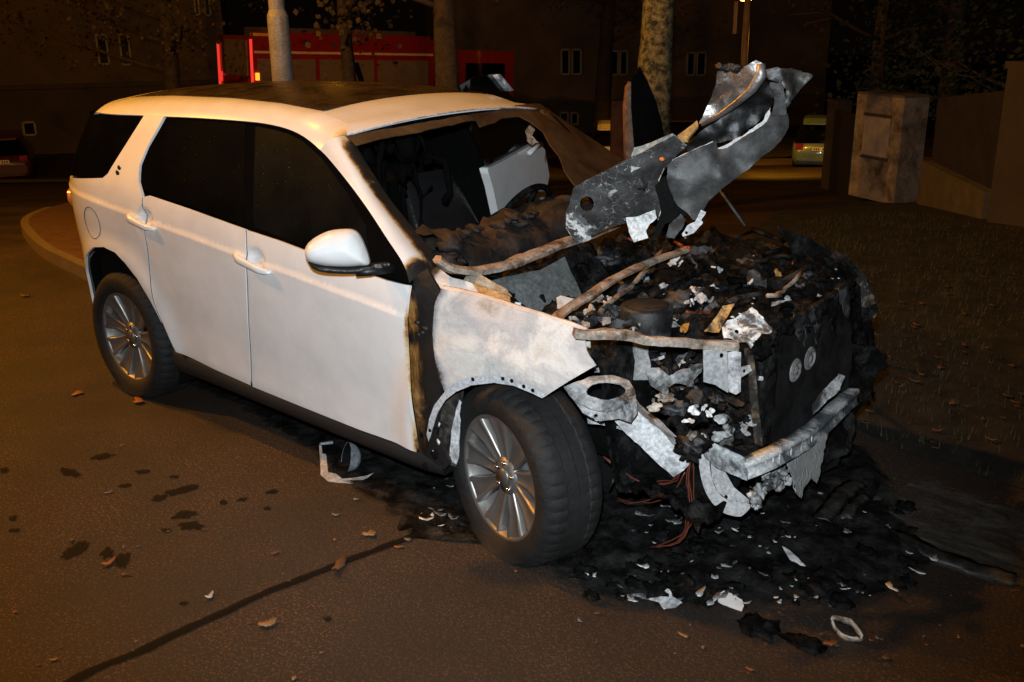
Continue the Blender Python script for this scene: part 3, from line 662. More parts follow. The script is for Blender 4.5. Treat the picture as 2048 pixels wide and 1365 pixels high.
facade('apartment_house', 'dim house at the left with white double windows and a basement window', (-260, 300), 37.0, (470, 300), 40.0, 11, [(190, 68, 222, 130), (236, 68, 266, 131), (44, 243, 76, 271), (386, -8, 402, 32), (406, -8, 424, 33), (-60, 66, -30, 130)], -.5)
facade('apartment_house', 'dark house in the middle distance with narrow white windows behind the raised bonnet', (900, 300), 42.0, (1640, 300), 45.0, 11, [(1120, 98, 1139, 150), (1142, 98, 1162, 150), (1218, 101, 1236, 151), (1238, 101, 1254, 151), (1372, 104, 1388, 152), (1392, 104, 1410, 152), (1118, 224, 1136, 250), (1140, 224, 1156, 250)], -1.75)
lamp('sodium_tint_light', 'POINT', ST(33, -13).tolist()+[4.2], 6, SOD, .2)  # this and the next two: weak unseen lamps added to lift the house fronts
lamp('sodium_tint_light', 'POINT', ST(30, -5).tolist()+[5.2], 40, SOD, .2)
lamp('sodium_tint_light', 'POINT', ST(44, 2).tolist()+[4.0], 5, SOD, .2)

# --- fire engine
def fire_engine():
    A = atd((503, 72), 25.0); B = atd((1032, 104), 29.6); d = B-A; d[2] *= .6; L = np.linalg.norm(d); d /= L
    nb = np.cross(d, [0, 0, 1.0]); nb /= np.linalg.norm(nb); nb = nb if nb[:2]@(A[:2]-CAM[:2]) > 0 else -nb; up = np.cross(nb, d); up = up if up[2] > 0 else -up
    wf = lambda x, y, z: A+d*x+nb*y+up*z            # x along, y away, z below the top edge (negative)
    root = A+up*-3.25; t = thing('fire_engine', 'red fire engine with roller shutters and lit red rear markers', 'fire engine', tuple(root))
    Rm = Matrix(((d[0], nb[0], up[0]), (d[1], nb[1], up[1]), (d[2], nb[2], up[2])))
    RED = simple('engine_red', (.28, .013, .009), .35, var=.1, coat=.5); SHUT = simple('roller_shutter', (.20, .14, .10), .5, var=.1)
    bx_ = lambda nm, x0, x1, y0, y1, z0, z1, m, par=t: (lambda b: (b.box(wf((x0+x1)/2, (y0+y1)/2, (z0+z1)/2), (x1-x0, y1-y0, z1-z0), Rm), b.build(nm, m, par, False))[1])(MB())
    Lb = L*.655
    body = bx_('body', 0, Lb, 0, 2.45, -2.75, -.0, RED)
    bx_('roof_rail', .05, Lb-.1, .05, .15, 0, .10, RED); bx_('roof_gear', .5, .95*Lb, .6, 1.8, 0, .22, simple('roof_gear', (.10, .06, .05), .7))
    bx_('trim_strip', .05, Lb-.05, -.03, 0, -.42, -.36, simple('trim_alu', (.75, .55, .35), .4), body)
    for k in range(3):
        x0 = .12+k*(Lb-.2)/3; bx_('roller_shutter', x0, x0+(Lb-.2)/3-.12, -.025, 0, -1.9, -.55, SHUT, body)
    for k in range(2): 
        b = MB(); b.add([wf(2.55+.22*k, -.034, -.62), wf(2.72+.22*k, -.034, -.62), wf(2.95+.22*k, -.034, -1.3), wf(2.78+.22*k, -.034, -1.3)], [(0, 1, 2, 3), (3, 2, 1, 0)]); b.build('black_stripe', BLACK, body, False)
    bx_('rear_shutter', -.03, 0, .35, 2.1, -1.0, -.10, SHUT, body)
    bx_('rear_panel', -.025, 0, .30, 2.15, -2.2, -1.05, simple('rear_red', (.30, .015, .012), .5), body)
    G = NT('marker_red'); G.set(col=(.8, .02, .01), em=(1, .05, .03), ems=0.8); O = NT('marker_amber'); O.set(col=(.9, .3, .02), em=(1, .28, .02), ems=2.2)
    bx_('red_marker', -.05, -.0, -.02, .05, -1.5, -.08, G.m, body); bx_('red_marker', -.05, 0, 2.40, 2.46, -1.5, -.2, G.m, body)
    bx_('amber_lamp', .05, .14, -.06, -.01, -1.08, -.90, O.m, body); bx_('red_lamp', -.07, -.02, 2.2, 2.36, -1.2, -.95, G.m, body); bx_('beacon', .05, .6, .02, .25, 0, .07, simple('beacon_amber', (.8, .45, .06), .3), body)
    c = bx_('cab', Lb+.75, L, .08, 2.40, -2.75, -.25, RED); bx_('cab_window', Lb+1.1, L-.35, .05, .08, -1.5, -.6, GLASS, c); bx_('bumper', L, L+.15, .1, 2.3, -2.8, -2.3, BLACK, c)
    for x in (1.6, L-1.1):
        for y in (.18, 2.2): b = MB(); b.tube([wf(x, y-.14, -2.75), wf(x, y+.14, -2.75)], .5, 24); b.build('wheel', TYRE, t)
fire_engine()

# --- parked cars
def parked_car(px, D, rz, label, paint, H=1.5, plate_txt=True):
    P = far(px, D); t = thing('parked_car', label, 'car', tuple(P), None, 0)
    Rm = Matrix.Rotation(rz, 3, 'Z'); tw = lambda x, y, z: tuple(Vector(P)+Rm @ Vector((x, y, z)))
    st = [(-2.0, .30, .62, .70), (-1.97, .24, .86, .80), (-1.7, .20, .93, .86), (0, .18, .93, .88), (1.3, .18, .88, .86), (1.9, .22, .72, .80), (2.05, .30, .55, .66)]
    rows = []
    for (x, zb, zt, w_) in st: rows.append([tw(x, y, z) for (y, z) in [(-w_*.9, zb), (-w_, zb+.2), (-w_, zt-.15), (-w_*.93, zt), (0, zt+.03), (w_*.93, zt), (w_, zt-.15), (w_, zb+.2), (w_*.9, zb), (0, zb), (-w_*.9, zb)]])
    body = loft('body', rows, paint, t, flip=True); n = 11
    mesh_obj('rear_panel', rows[0], [tuple(range(10))], paint, body)
    gst = [(-1.93, .92, .93, .78, .78), (-1.60, H-.12, .93, .60, .84), (-1.2, H, .93, .60, .84), (.1, H-.02, .93, .60, .84), (1.0, .95, .93, .80, .82)]
    rows = [[tw(x, y, z) for (y, z) in [(-wb_, zb), (-wt, zt-.03), (-wt*.8, zt), (wt*.8, zt), (wt, zt-.03), (wb_, zb)]] for (x, zt, zb, wt, wb_) in gst]
    V = [p for r in rows for p in r]; F = []; fm = []
    for i in range(4):
        for j in range(5): F.append((i*6+j, i*6+j+1, (i+1)*6+j+1, (i+1)*6+j)[::-1]); fm.append(1 if (j == 2 and i in (1, 2)) or j in (1, 3) and i in (1, 2) else 0)
    mesh_obj('cabin', V, F, None, body, False, None, [GLASS, paint], fm)
    b = MB(); b.box(tw(-1.86, 0, H-.10), (.16, 1.1, .04), Rm); b.build('roof_spoiler', paint, body, False)
    LR = simple('tail_red', (.25, .015, .01), .25); b_ = MB(); 
    for y in (-.66, .66): b = MB(); b.box(tw(-1.985, y, .82), (.06, .22, .16), Rm); b.build('tail_light', LR, body, False)
    b = MB(); b.box(tw(-2.03, 0, .50), (.12, 1.45, .24), Rm); b.build('bumper', paint, body, False)
    b = MB(); b.box(tw(-2.015, 0, .74), (.03, .52, .11), Rm); pl_ = b.build('number_plate', simple('plate_white', (.80, .80, .78), .5), body, False)
    for k in range(7):
        if k == 3: continue
        b = MB(); b.box(tw(-2.034, -.20+.066*k, .74), (.004, .034, .07), Rm); b.build('character', BLACK, pl_, False)
    for x in (-1.25, 1.3):
        for y in (-.74, .74): b = MB(); b.tube([tw(x, y-.1, .31), tw(x, y+.1, .31)], .31, 24); b.build('wheel', TYRE, t)
    return t
yaw_ = YAW
parked_car((1232, 305), 33, yaw_-.10, 'pale hatchback lit orange with its rear number plate showing', simple('car_white', (.60, .58, .55), .35, coat=.5), 1.52)
parked_car((1352, 310), 36, yaw_-.10, 'dark car parked right of the pale hatchback', simple('car_dark', (.02, .012, .010), .25, coat=.6), 1.48)
parked_car((1640, 318), 33, yaw_-.30, 'grey-green car at the kerb, partly hidden by the slim brown post', simple('car_grey', (.11, .19, .28), .35, coat=.5), 1.6)
parked_car((8, 318), 32, yaw_+.40, 'dark red car cut off by the left edge of the street', simple('car_red', (.07, .014, .010), .35, coat=.5), 1.5)

# ================================================================== THE BURNT CAR
car = thing('burnt_car', 'white SUV with a burnt-out front end, charred engine bay and crumpled raised bonnet', 'car', (1.30, 0.0, 0.0))
YPLAIN = [[(lambda q: YW(*q))(spx(p)) for p in pr] for pr in (((470, 508), (543, 546)), ((257, 431), (312, 459)))]
HANDLES[:] = [spx((511, 519)), spx((290, 437))]
def ws_edge(z): return 0.0
DLO = [(197, 226), (230, 229), (286, 231), (328, 233), (400, 236), (496, 243), (540, 249), (575, 258), (600, 269), (622, 284), (640, 300)]
PIL = [(640, 300), (656, 316), (693, 361), (733, 415), (773, 476), (806, 527), (819, 566)]

# --- doors, quarter panel, glass
def sc_front(P):   # scorching creeps in from the burnt bay on the front door's leading edge
    x, z = P[0], zsof(P[0], P[2]); return 0.75*sstep(0.018, 0.0, 2.285-x)*sstep(1.05, .9, z)*0.7
front_door = side_panel('front_door', [(819, 572), (812, 632), (813, 700), (822, 825), (834, 906), (720, 861), (600, 813), (505, 774), (497, 640), (494, 520), (493, 460), (560, 482), (610, 501), (700, 536), (770, 560)], PAINT, car, 0.035, scorch=sc_front)
rear_door = side_panel('rear_door', [(491, 459), (492, 520), (495, 640), (502, 772), (430, 740), (352, 705), (326, 648), (312, 612), (302, 560), (293, 480), (286, 394), (300, 391), (377, 417), (440, 440)], PAINT, car, 0.035)
quarter = side_panel('rear_quarter_panel', [('s', -.865, 1.13), (205, 356), (215, 348), (288, 231), (328, 233), (294, 295), (279, 331), (277, 362), (284, 389), (291, 480), (300, 560), (310, 614), (323, 646), (299, 600), (274, 558), (249, 526), (230, 506), (207, 495), ('s', -.12, .835), ('s', -.26, .765), ('s', -.365, .65), ('s', -.42, .50), ('s', -.43, .32), ('s', -.865, .30), ('s', -.885, .7)], PAINT, car, 0.035)
quarter_glass = side_panel('quarter_window', [('s', -.86, 1.14), (203, 354), (213, 346), (284, 232), (230, 230), (199, 228), ('s', -.62, 1.49)], GLASS, car, 0.05, inset=0.008)
rear_glass = side_panel('rear_door_window', [(331, 239), (400, 241), (488, 248), (486, 454), (440, 437), (377, 414), (300, 387), (290, 382), (283, 362), (284, 332), (299, 297)], GLASS, car, 0.05, inset=0.010)
front_glass = side_panel('front_door_window', [(507, 253), (545, 260), (575, 269), (600, 281), (640, 317), (690, 384), (728, 452), (738, 520), (700, 531), (610, 497), (505, 456)], FOGGLASS, car, 0.05, inset=0.010)
trim = side_panel('window_trim', [(330, 233), (400, 236), (496, 243), (540, 249), (575, 258), (600, 269), (622, 284), (656, 316), (693, 361), (733, 415), (773, 476), (806, 527), (818, 570), (768, 556), (700, 535), (610, 499), (493, 458), (440, 438), (377, 415), (296, 389), (283, 381), (277, 361), (279, 331), (294, 295)], GLOSSBLACK, car, 0.045, inset=0.013, gap=0.0,
                  holes=())
mtri = side_panel('mirror_triangle', [(742, 470), (770, 480), (806, 530), (817, 568), (764, 554), (735, 545), (735, 520)], GLOSSBLACK, car, 0.04, inset=0.004)
for pl_ in ([(493, 461), (494, 500), (495, 560), (498, 650), (504, 772)], [(285, 396), (292, 480), (301, 560), (311, 613), (325, 647), (350, 702)]):
    q_ = cinterp([(*spx(p), 0) for p in pl_], 40); b = MB(); b.tube([(k[0], -YW(k[0], k[1])-.0006, k[1]) for k in q_], .0017, 5); b.build('door_seam', BLACK, car)
# fuel flap: a thin disc on the quarter panel
c0 = spx((184, 446)); bm_ = MB(); ring = []
for i in range(33):
    a = 2*math.pi*i/32; x, z = c0[0]+0.085*math.cos(a), c0[1]+0.085*math.sin(a); ring.append((x, -YW(x, z)-0.0005, z))
bm_.tube(ring, 0.0016, 5, False); bm_.build('fuel_flap', BLACK, car)
c1 = spx((237, 342)); b = MB()
for k, dz in enumerate((-.012, .012)):
    b.lump((c1[0], -YW(c1[0], c1[1]+dz)-0.001, c1[1]+dz), 0.017, 3+k, 2, 0.25, (1, .25, 1))
b.build('round_badge', BLACK, car)
# --- handles
for k, (p0, p1, d) in enumerate([((470, 508), (543, 546), front_door), ((257, 431), (312, 459), rear_door)]):
    a = spx(p0); c = spx(p1); b = MB(); pts = []
    for i in range(13):
        t = i/12; x, z = a[0]+(c[0]-a[0])*t, a[1]+(c[1]-a[1])*t; y0 = YPLAIN[k][0]*(1-t)+YPLAIN[k][1]*t
        pts.append((x, -y0-0.004-0.026*min(1, 5*t, 5*(1-t)), z))
    hh = [.35, .8, 1, 1, 1, 1, 1, 1, 1, 1, 1, .85, .4]; base = len(b.v); n = 12
    for i, p in enumerate(pts):
        for q in range(n):
            th = 2*math.pi*q/n; b.v.append((p[0], p[1]+.011*math.copysign(abs(math.cos(th))**.6, math.cos(th)), p[2]+(.019-.006*i/12)*hh[i]*math.copysign(abs(math.sin(th))**.7, math.sin(th))))
    b.f += [(i*n+j, i*n+(j+1) % n, (i+1)*n+(j+1) % n, (i+1)*n+j) for i in range(12) for j in range(n)]+[tuple(range(n))[::-1], tuple(12*n+j for j in range(n))]
    b.build('handle', PAINT, d)
# --- sill, rocker
b = []
up = [(346, 700), (430, 738), (502, 772), (600, 812), (720, 860), (834, 905), (885, 925)]
dn = [(356, 742), (430, 770), (502, 800), (600, 840), (720, 889), (830, 935), (890, 952)]
u3 = cinterp([aty(p, -0.878) for p in up], 24); d3 = cinterp([aty(p, -0.855) for p in dn], 24)
i3 = [np.array([p[0], -0.70, p[2]+0.02]) for p in d3]; t3 = [np.array([p[0], -0.80, p[2]+0.03]) for p in u3]
m3 = [(a*.5+c*.5)+np.array([0, -.008, 0]) for a, c in zip(u3, d3)]
loft('sill', [t3, u3, m3, d3, i3], simple('sill_plastic', (0.016, 0.0155, 0.015), 0.6, bump=0.002), car, flip=True)
# --- rear end and spoiler
rows = []
for z in (.30, .45, .6, .75, .9, 1.05, 1.13, 1.2, 1.3, 1.4, 1.5):
    xe = -.87 if z <= 1.13 else -.865+(z-1.13)*.66
    y = YW(xe, z); rows.append([np.array([xe-.02*(1-(k/6.0)**2), y*k/6.0, z]) for k in range(-6, 7)])
loft('tailgate', rows[:7], PAINT, car, flip=True)
loft('rear_window', rows[6:], GLASS, car, flip=True)
t = [spx(p) for p in [(139, 384), (146, 379), (152, 392), (146, 412), (141, 412)]]
lens = [(-.60, 1.02), (-.62, 1.07), (-.80, 1.09), (-.86, 1.08), (-.86, .94), (-.70, .93)]
side_panel('tail_light', [('s', *q) for q in lens], AMBER, car, 0.03, th=0.02, inset=-0.04)

# --- roof
L1 = cinterp([(lambda q: (q[0], -YW(*q), q[1]))(spx(p)) for p in DLO], 40)
zcx = lambda x: float(np.interp(x, [-.7, -.5, -.2, .2, .7, 1.1, 1.43, 1.70], [1.555, 1.588, 1.620, 1.645, 1.655, 1.648, 1.625, 1.568]))
xs = np.linspace(L1[0][0]-0.02, 1.69, 40)
L2 = [np.array([x, -(0.575-0.05*sstep(0.2, -.7, x)), zcx(x)-0.030]) for x in xs]
L2[-1] = np.array([1.676, -.652, 1.527]); L2[-2] = np.array([1.632, -.60, 1.556])
def band(sg):
    cur = []
    for k in range(9):
        t = k/8.0; row = []
        for a, c in zip(L1, L2):
            ctl = np.array([(a[0]+c[0])/2, a[1]*0.62+c[1]*0.38, c[2]*0.86+a[2]*0.14])
            p = (1-t)**2*a+2*t*(1-t)*ctl+t*t*c; row.append((p[0], sg*p[1], p[2]))
        cur.append(row)
    return cur
def sc_roof(P):
    d = math.hypot(P[0]-1.66, abs(P[1])-.66); return 0.42*sstep(0.10, 0.0, d)
loft('roof_side', band(1), PAINT, car, 0.006, sc_roof, up=(0, -.3, 1))
loft('roof_side', band(-1), PAINT, car, 0.006, sc_roof, up=(0, .3, 1))
top = []
for k in range(-10, 11):
    v = k/10.0; row = []
    for c in L2:
        x = c[0]+(0.07*(1-v*v)*sstep(0.9, 1.69, c[0])) - (0.03*(1-v*v) if c[0] < -.5 else 0)
        z = c[2]+(zcx(min(c[0], 1.69))+0.004-c[2])*(1-abs(v)**2.2) + (0.022*(1-v*v) if c[0] > 1.6 else 0)*0
        row.append((x, -c[1]*v, z))
    top.append(row)
loft('roof_panel', top, PAINT, car, 0.012, lambda P: 0.16*sstep(1.60, 1.72, P[0]), up=(0, 0, 1))
def zroof(x, y):
    h = 0.575-0.05*sstep(0.2, -.7, x); v = min(1, abs(y)/h); return zcx(x)-0.03+0.034*(1-v**2.2)
gl = []
for k in range(-12, 13):
    v = k/12.0; gl.append([(x, v*(0.553-0.03*sstep(.3, -.4, x)), zroof(x, v*0.553)+0.005) for x in np.linspace(-0.36, 1.415, 40)])
loft('glass_roof', gl, ROOFGLASS, car, 0.004, up=(0, 0, 1))
E_ = [r[0] for r in band(1)]+[r[0] for r in top[1:-1]][::1]+[r[0] for r in band(-1)][::-1]
E_ = [np.array(p) for p in E_]
sp_ = [[(p[0]+dx, p[1]*ys, p[2]+dz) for p in E_] for dx, ys, dz in ((.02, 1, .003), (-.03, .998, .001), (-.075, .985, -.012), (-.10, .965, -.035), (-.095, .95, -.060), (-.05, .94, -.072), (.05, .94, -.075))]
loft('spoiler', sp_, PAINT, car, up=(0, 0, 1))

# --- right windscreen pillar
RE = [(691, 272), (717, 318), (765, 393), (808, 448), (852, 504), (871, 541)]
def sc_pil(k, n):
    return k/(n-1.0)
le = cinterp([(lambda q: (q[0], -YW(*q), q[1]))(spx(p)) for p in PIL], 46)
re_ = cinterp([aty(p, -.655-.10*i/5.0) for i, p in enumerate(RE)], 46)
P_ = []; sc_ = []; n = 46; rowsn = 9
for k in range(rowsn):
    t = k/(rowsn-1.0)
    for i, (a, c) in enumerate(zip(le, re_)):
        p = a*(1-t)+c*t + np.array([0.35, -.55, .6])*0.030*math.sin(math.pi*t); P_.append(tuple(p))
        u = i/(n-1.0); sc_.append(max(0.80*sstep(0.42, 0.98, t)*(0.45+0.55*sstep(0.02, .10, u)), 0.95*sstep(0.86, .99, u), .22*sstep(.0, .15, u)*sstep(.5, .8, t)))
F_ = [(k*n+i, k*n+i+1, (k+1)*n+i+1, (k+1)*n+i) for k in range(rowsn-1) for i in range(n-1)]
for i in range(n):           # return flange into the windscreen opening
    q = np.array(P_[(rowsn-1)*n+i])+np.array([-.02, 0.05, -.01]); P_.append(tuple(q)); sc_.append(0.9)
F_ += [((rowsn-1)*n+i, (rowsn-1)*n+i+1, rowsn*n+i+1, rowsn*n+i) for i in range(n-1)]
mesh_obj('windscreen_pillar', P_, F_, PAINT, car, True, sc_)
wl = [np.array([p[0], -p[1], p[2]]) for p in re_]
b = MB(); b.sweep([p+np.array([0, .03, -.01]) for p in wl[::4]+[wl[-1]]], [(-.045, -.02), (.045, -.02), (.045, .02), (-.045, .02)], (.6, 0, .8)); b.build('windscreen_pillar', SMOKED if False else soot_metal('burnt_pillar', (0.02, 0.012, 0.008), (0.10, 0.055, 0.025), 8), car)
# bright edge of the roof header over the windscreen
b = MB(); hd = [np.array([1.684+0.07*(1-v*v), .652*v, 1.524+0.052*(1-abs(v)**2)]) for v in np.linspace(-1, 1, 15)]
b.tube(hd, 0.003, 6); b.build('header_trim', PALEMETAL, car)

# --- windscreen remains (brown smoked laminated glass)
def wsP(u, v):        # u across (-1 right .. 1 left), v from top to bottom
    a = np.array([1.69+0.07*(1-u*u), .655*u, 1.515+0.05*(1-u*u)]); c = np.array([2.29+0.13*(1-u*u), .755*u, 1.02+0.01*(1-u*u)])
    p = a*(1-v)+c*v; return p+np.array([.35, 0, .6])*0.03*math.sin(math.pi*v)
def wsuv(px):
    u, v = 0.0, 0.4
    for _ in range(30):
        p = wsP(u, v); x, y = proj(p); e = 1e-3
        a = np.array(proj(wsP(u+e, v))); c = np.array(proj(wsP(u, v+e))); J = np.array([(a-(x, y))/e, (c-(x, y))/e]).T
        d = np.linalg.solve(J, np.array(px)-(x, y)); u += max(-.3, min(.3, d[0])); v += max(-.3, min(.3, d[1]))
    return (u, v)
wpoly = [wsuv(p) for p in [(692, 272), (790, 256), (890, 238), (985, 223), (1080, 208), (1160, 262), (1248, 322), (1290, 365), (1240, 420), (1195, 388), (1150, 372), (1128, 340), (1118, 312), (1100, 290), (1085, 262), (1060, 243), (1040, 233), (1005, 236), (985, 247), (960, 254), (952, 240), (925, 244), (905, 250), (860, 258), (842, 264), (790, 272), (745, 282), (712, 291)]]
V, F = tri2d(wpoly, 0.045, seed=4, ragged=0.006)
P3 = [tuple(wsP(*q)) for q in V]; N3 = vnormals(P3, F)
if sum(k@np.array([1, 0, 1.0]) for k in N3) < 0: F = [f[::-1] for f in F]; N3 = -N3
V3, FF = shell(P3, F, N3, 0.005); mesh_obj('windscreen_remains', V3, FF, SMOKED, car)

# --- right mirror
def pillow(name, poly, pt, n, depth, edge, m, parent, g=.012, back=.03, pw=.55):
    pt = np.array(pt, float); n = np.array(n, float); n /= np.linalg.norm(n)
    a = np.cross(n, [0, 0, 1.0]); a /= np.linalg.norm(a); b = np.cross(n, a)
    if np.cross(a, b)@n < 0: a = -a
    uv = lambda px: ((at(px, n, n@pt)-pt)@a, (at(px, n, n@pt)-pt)@b)
    q = [uv(p) for p in poly]; q = [tuple(k) for k in cinterp([(*k, 0) for k in q+[q[0]]], 70)]; q = [(k[0], k[1]) for k in q[:-1]]
    V, F = tri2d(q, g, jitter=0.0); d = distpoly(V, q)
    P = [tuple(pt+u*a+v*b+n*depth*(1-(1-min(1, t/edge))**2)**pw) for (u, v), t in zip(V, d)]
    N = vnormals(P, F)
    if sum(k@n for k in N) < 0: F = [f[::-1] for f in F]
    V3, FF = shell(P, F, np.tile(n, (len(P), 1)), back)
    return mesh_obj(name, V3, FF, m, parent)
mc = aty((672, 500), -1.09); mn = (.62, -.72, .12)
mir = pillow('mirror', [(609, 500), (616, 487), (634, 473), (660, 462), (690, 459), (706, 461), (718, 471), (728, 490), (737, 515), (738, 529), (720, 532), (690, 534), (650, 532), (620, 525), (611, 515)], mc, mn, .075, .085, PAINT, car)
pillow('mirror_base', [(613, 520), (640, 530), (690, 534), (735, 531), (776, 527), (774, 534), (735, 541), (722, 548), (690, 549), (650, 546), (626, 538)], mc+np.array([.01, .02, -.004]), mn, .055, .05, BLACK, mir, .012, .04)
b = MB(); yb = -YW(2.20, 1.06); am = aty((735, 540), -1.0)
b.sweep([am+np.array([-.03, -.03, .0]), am, np.array([2.19, yb+.005, am[2]+.0])], [(-.04, -.012), (.04, -.016), (.04, .012), (-.04, .014)], (0, 0, 1)); b.build('mirror_arm', BLACK, mir)

# --- wheels
def wheel(cx, cy, cz, steer, parent, label, rot=0.0):
    Rm = Matrix.Rotation(steer, 3, 'Z'); C0 = Vector((cx, cy, cz))
    tw = lambda p: tuple(C0+Rm @ Vector(p))
    hub = MB(); hub.tube([tw((0, .07, 0)), tw((0, .16, 0))], 0.085, 20); wh = hub.build('wheel', DARKMETAL, parent)
    wh['label'] = label
    # tyre
    R = 0.366; NS = 180
    prof = [(.243, .012), (.252, -.004), (.275, -.018), (.305, -.024), (.330, -.018), (.348, -.002), (.358, .012), (.364, .026), (.3655, .040), (.3655, .060), (.361, .0605), (.361, .0645), (.366, .065), (.3665, .112), (.361, .1125), (.361, .1165), (.3665, .117), (.366, .160), (.361, .1605), (.361, .1645), (.3655, .170), (.3655, .190), (.364, .204), (.358, .218), (.348, .232), (.330, .246), (.300, .25), (.243, .22)]
    V = []; n = len(prof)
    for i in range(NS):
        a = 2*math.pi*i/NS
        for j, (r, y) in enumerate(prof):
            rr = r
            sh = 5 <= j <= 9 or 18 <= j <= 23
            if sh and i % 4 == 0: rr -= 0.005
            if 12 <= j <= 17 and j not in (14, 15) and (i+2) % 5 == 0: rr -= 0.0025
            p = Vector((rr*math.cos(a), y, rr*math.sin(a))); 
            fl = max(0.0, (-p.z-(cz-0.045))/0.07)
            fl = min(fl, 1.6)
            if j <= 6: p.y -= 0.034*fl*math.exp(-((r-.31)/.05)**2)
            if j >= 22: p.y += 0.03*fl
            q = C0+Rm @ p
            if q.z < 0.004: q.z = 0.004+0.004*abs(fbm(q, 9, 2))
            V.append(tuple(q))
    F = [(i*n+j, i*n+j+1, ((i+1) % NS)*n+j+1, ((i+1) % NS)*n+j) for i in range(NS) for j in range(n-1)]
    o = mesh_obj('tyre', V, F, TYRE, wh); o.data.set_sharp_from_angle(angle=math.radians(32))
    # rim: barrel and lip
    pr = [(.236, .215), (.228, .19), (.215, .12), (.222, .06), (.232, .02), (.238, .006), (.247, -.003), (.253, -.002), (.254, .006)]
    V = []; NS = 72; n = len(pr)
    for i in range(NS):
        a = 2*math.pi*i/NS
        for (r, y) in pr: V.append(tw((r*math.cos(a), y, r*math.sin(a))))
    F = [(i*n+j, ((i+1) % NS)*n+j, ((i+1) % NS)*n+j+1, i*n+j+1) for i in range(NS) for j in range(n-1)]
    rm = MB(); rm.add(V, F)
    K = 9
    for s in range(K):
        a0 = rot+2*math.pi*s/K
        ca, sa = math.cos(a0), math.sin(a0); sec = []
        for i in range(11):
            t = i/10.0; r = .045+.195*t
            wd = np.interp(t, [0, .25, .6, .85, 1], [.024, .026, .036, .050, .062]); yf = 0.048-0.05*t+0.022*math.sin(math.pi*t)*-0.6 if False else np.interp(t, [0, .2, .6, .9, 1], [.034, .030, .020, .004, .002])
            row = []
            for (u, dy) in [(-1.0, .034), (-1.0, .010), (-.90, .001), (-.66, 0.0), (-.52, .006), (0, .008), (.52, .006), (.66, 0.0), (.90, .001), (1.0, .010), (1.0, .034)]:
                tw_ = u*wd; row.append(tw((r*ca-tw_*sa, yf+dy, r*sa+tw_*ca)))
            sec.append(row)
        m = len(sec[0]); V = [p for row in sec for p in row]
        F = [(i*m+j, (i+1)*m+j, (i+1)*m+j+1, i*m+j+1) for i in range(10) for j in range(m-1)]
        rm.add(V, F)
    rm.tube([tw((0, .032, 0)), tw((0, .075, 0))], 0.075, 28)
    rim = rm.build('rim', ALLOY, wh)
    b = MB(); b.tube([tw((0, .020, 0)), tw((0, .032, 0))], [0.030, 0.034], 24); b.build('hub_cap', ALLOY, wh)
    for k in range(5):
        a = rot+2*math.pi*k/5; b = MB(); b.tube([tw((.055*math.cos(a), .018, .055*math.sin(a))), tw((.055*math.cos(a), .040, .055*math.sin(a)))], [.009, .011], 6); b.build('lug_nut', CHROME, wh)
    b = MB(); b.tube([tw((0, .105, 0)), tw((0, .125, 0))], 0.165, 40); b.build('brake_disc', BRAKE, wh)
    b = MB()
    for k in range(7):
        a = math.radians(-5+12*k); b.box(tw((.155*math.cos(a), .112, .155*math.sin(a))), (.05, .05, .06), Rm @ Matrix.Rotation(-a, 3, 'Y'))
    b.build('brake_caliper', CALIPER, wh)
    return wh
wheel(FX_, -0.885, HUBF, -0.276, car, 'front right wheel turned outwards with a flat scorched tyre', 0.25)
wheel(RX, -0.885, HUBR-0.006, 0.0, car, 'rear right wheel with a clean alloy rim', 0.1)
for (x, z, st) in ((FX_, .355, -.25), (RX, .36, 0)):      # far side wheels: plain tyres behind the body
    Rm = Matrix.Rotation(st, 3, 'Z'); b = MB()
    for r, ya, yb in ((.33, .67, .91), (.358, .69, .89)):
        b.tube([tuple(Vector((x, .8, z))+Rm @ Vector((0, ya-.8, 0))), tuple(Vector((x, .8, z))+Rm @ Vector((0, yb-.8, 0)))], r, 40)
    b.build('wheel', TYRE, car)
# wheel housings (dark liners)
for (hx, hz, r, sg, a0, a1, yo) in ((RX, HUBR+.03, .47, -1, -.5, math.pi+.5, .885), (RX, HUBR+.03, .47, 1, -.5, math.pi+.5, .885), (FX_, HUBF+.05, .43, -1, 1.35, math.pi+.3, .80)):
    an = np.linspace(a0, a1, 28)
    rows = [[(hx+r*math.cos(a), sg*(min(y, YW(hx+r*math.cos(a), max(.3, hz+r*math.sin(a)))-.03)), hz+r*math.sin(a)) for a in an] for y in (yo, .6, .42)]
    rows.append([(hx+.02*math.cos(a), sg*.42, hz+.02*math.sin(a)) for a in an])
    loft('wheel_arch_liner', rows, SOOT, car)
# rear arch edge
b = MB(); ar = [(163, 562), (169, 518), (183, 499), (207, 494), (229, 507), (248, 529), (273, 562), (298, 602), (323, 646), (350, 701)]
pts = []
for p in ar:
    q = spx(p); pts.append(q)
# --- floor, cabin shell
b = MB()
b.box((1.0, 0, .32), (3.0, 1.50, .12)); b.build('floor_pan', SOOT, car)
rows = []
for sg in (-1, 1):
    rows = [[(x, sg*(YW(x, z)-.07), z) for x in np.linspace(-.6, 2.2 if sg < 0 else 1.1, 16)] for z in np.linspace(.3, 1.02, 7)]
    if sg < 0: loft('cabin_blackout_lining', rows, SOOT, car)
    else: loft('cabin_blackout_lining', [[(x, YW(x, z)-.05, z) for x in np.linspace(-.6, 1.19, 14)] for z in np.linspace(.3, 1.52, 12)], SOOT, car)  # left sheet also screens the open doorway, added to keep the cabin black
loft('roof_lining', [[(p[0]-.03, p[1]*.97, p[2]-.035) for p in r] for r in top], CHAR, car)
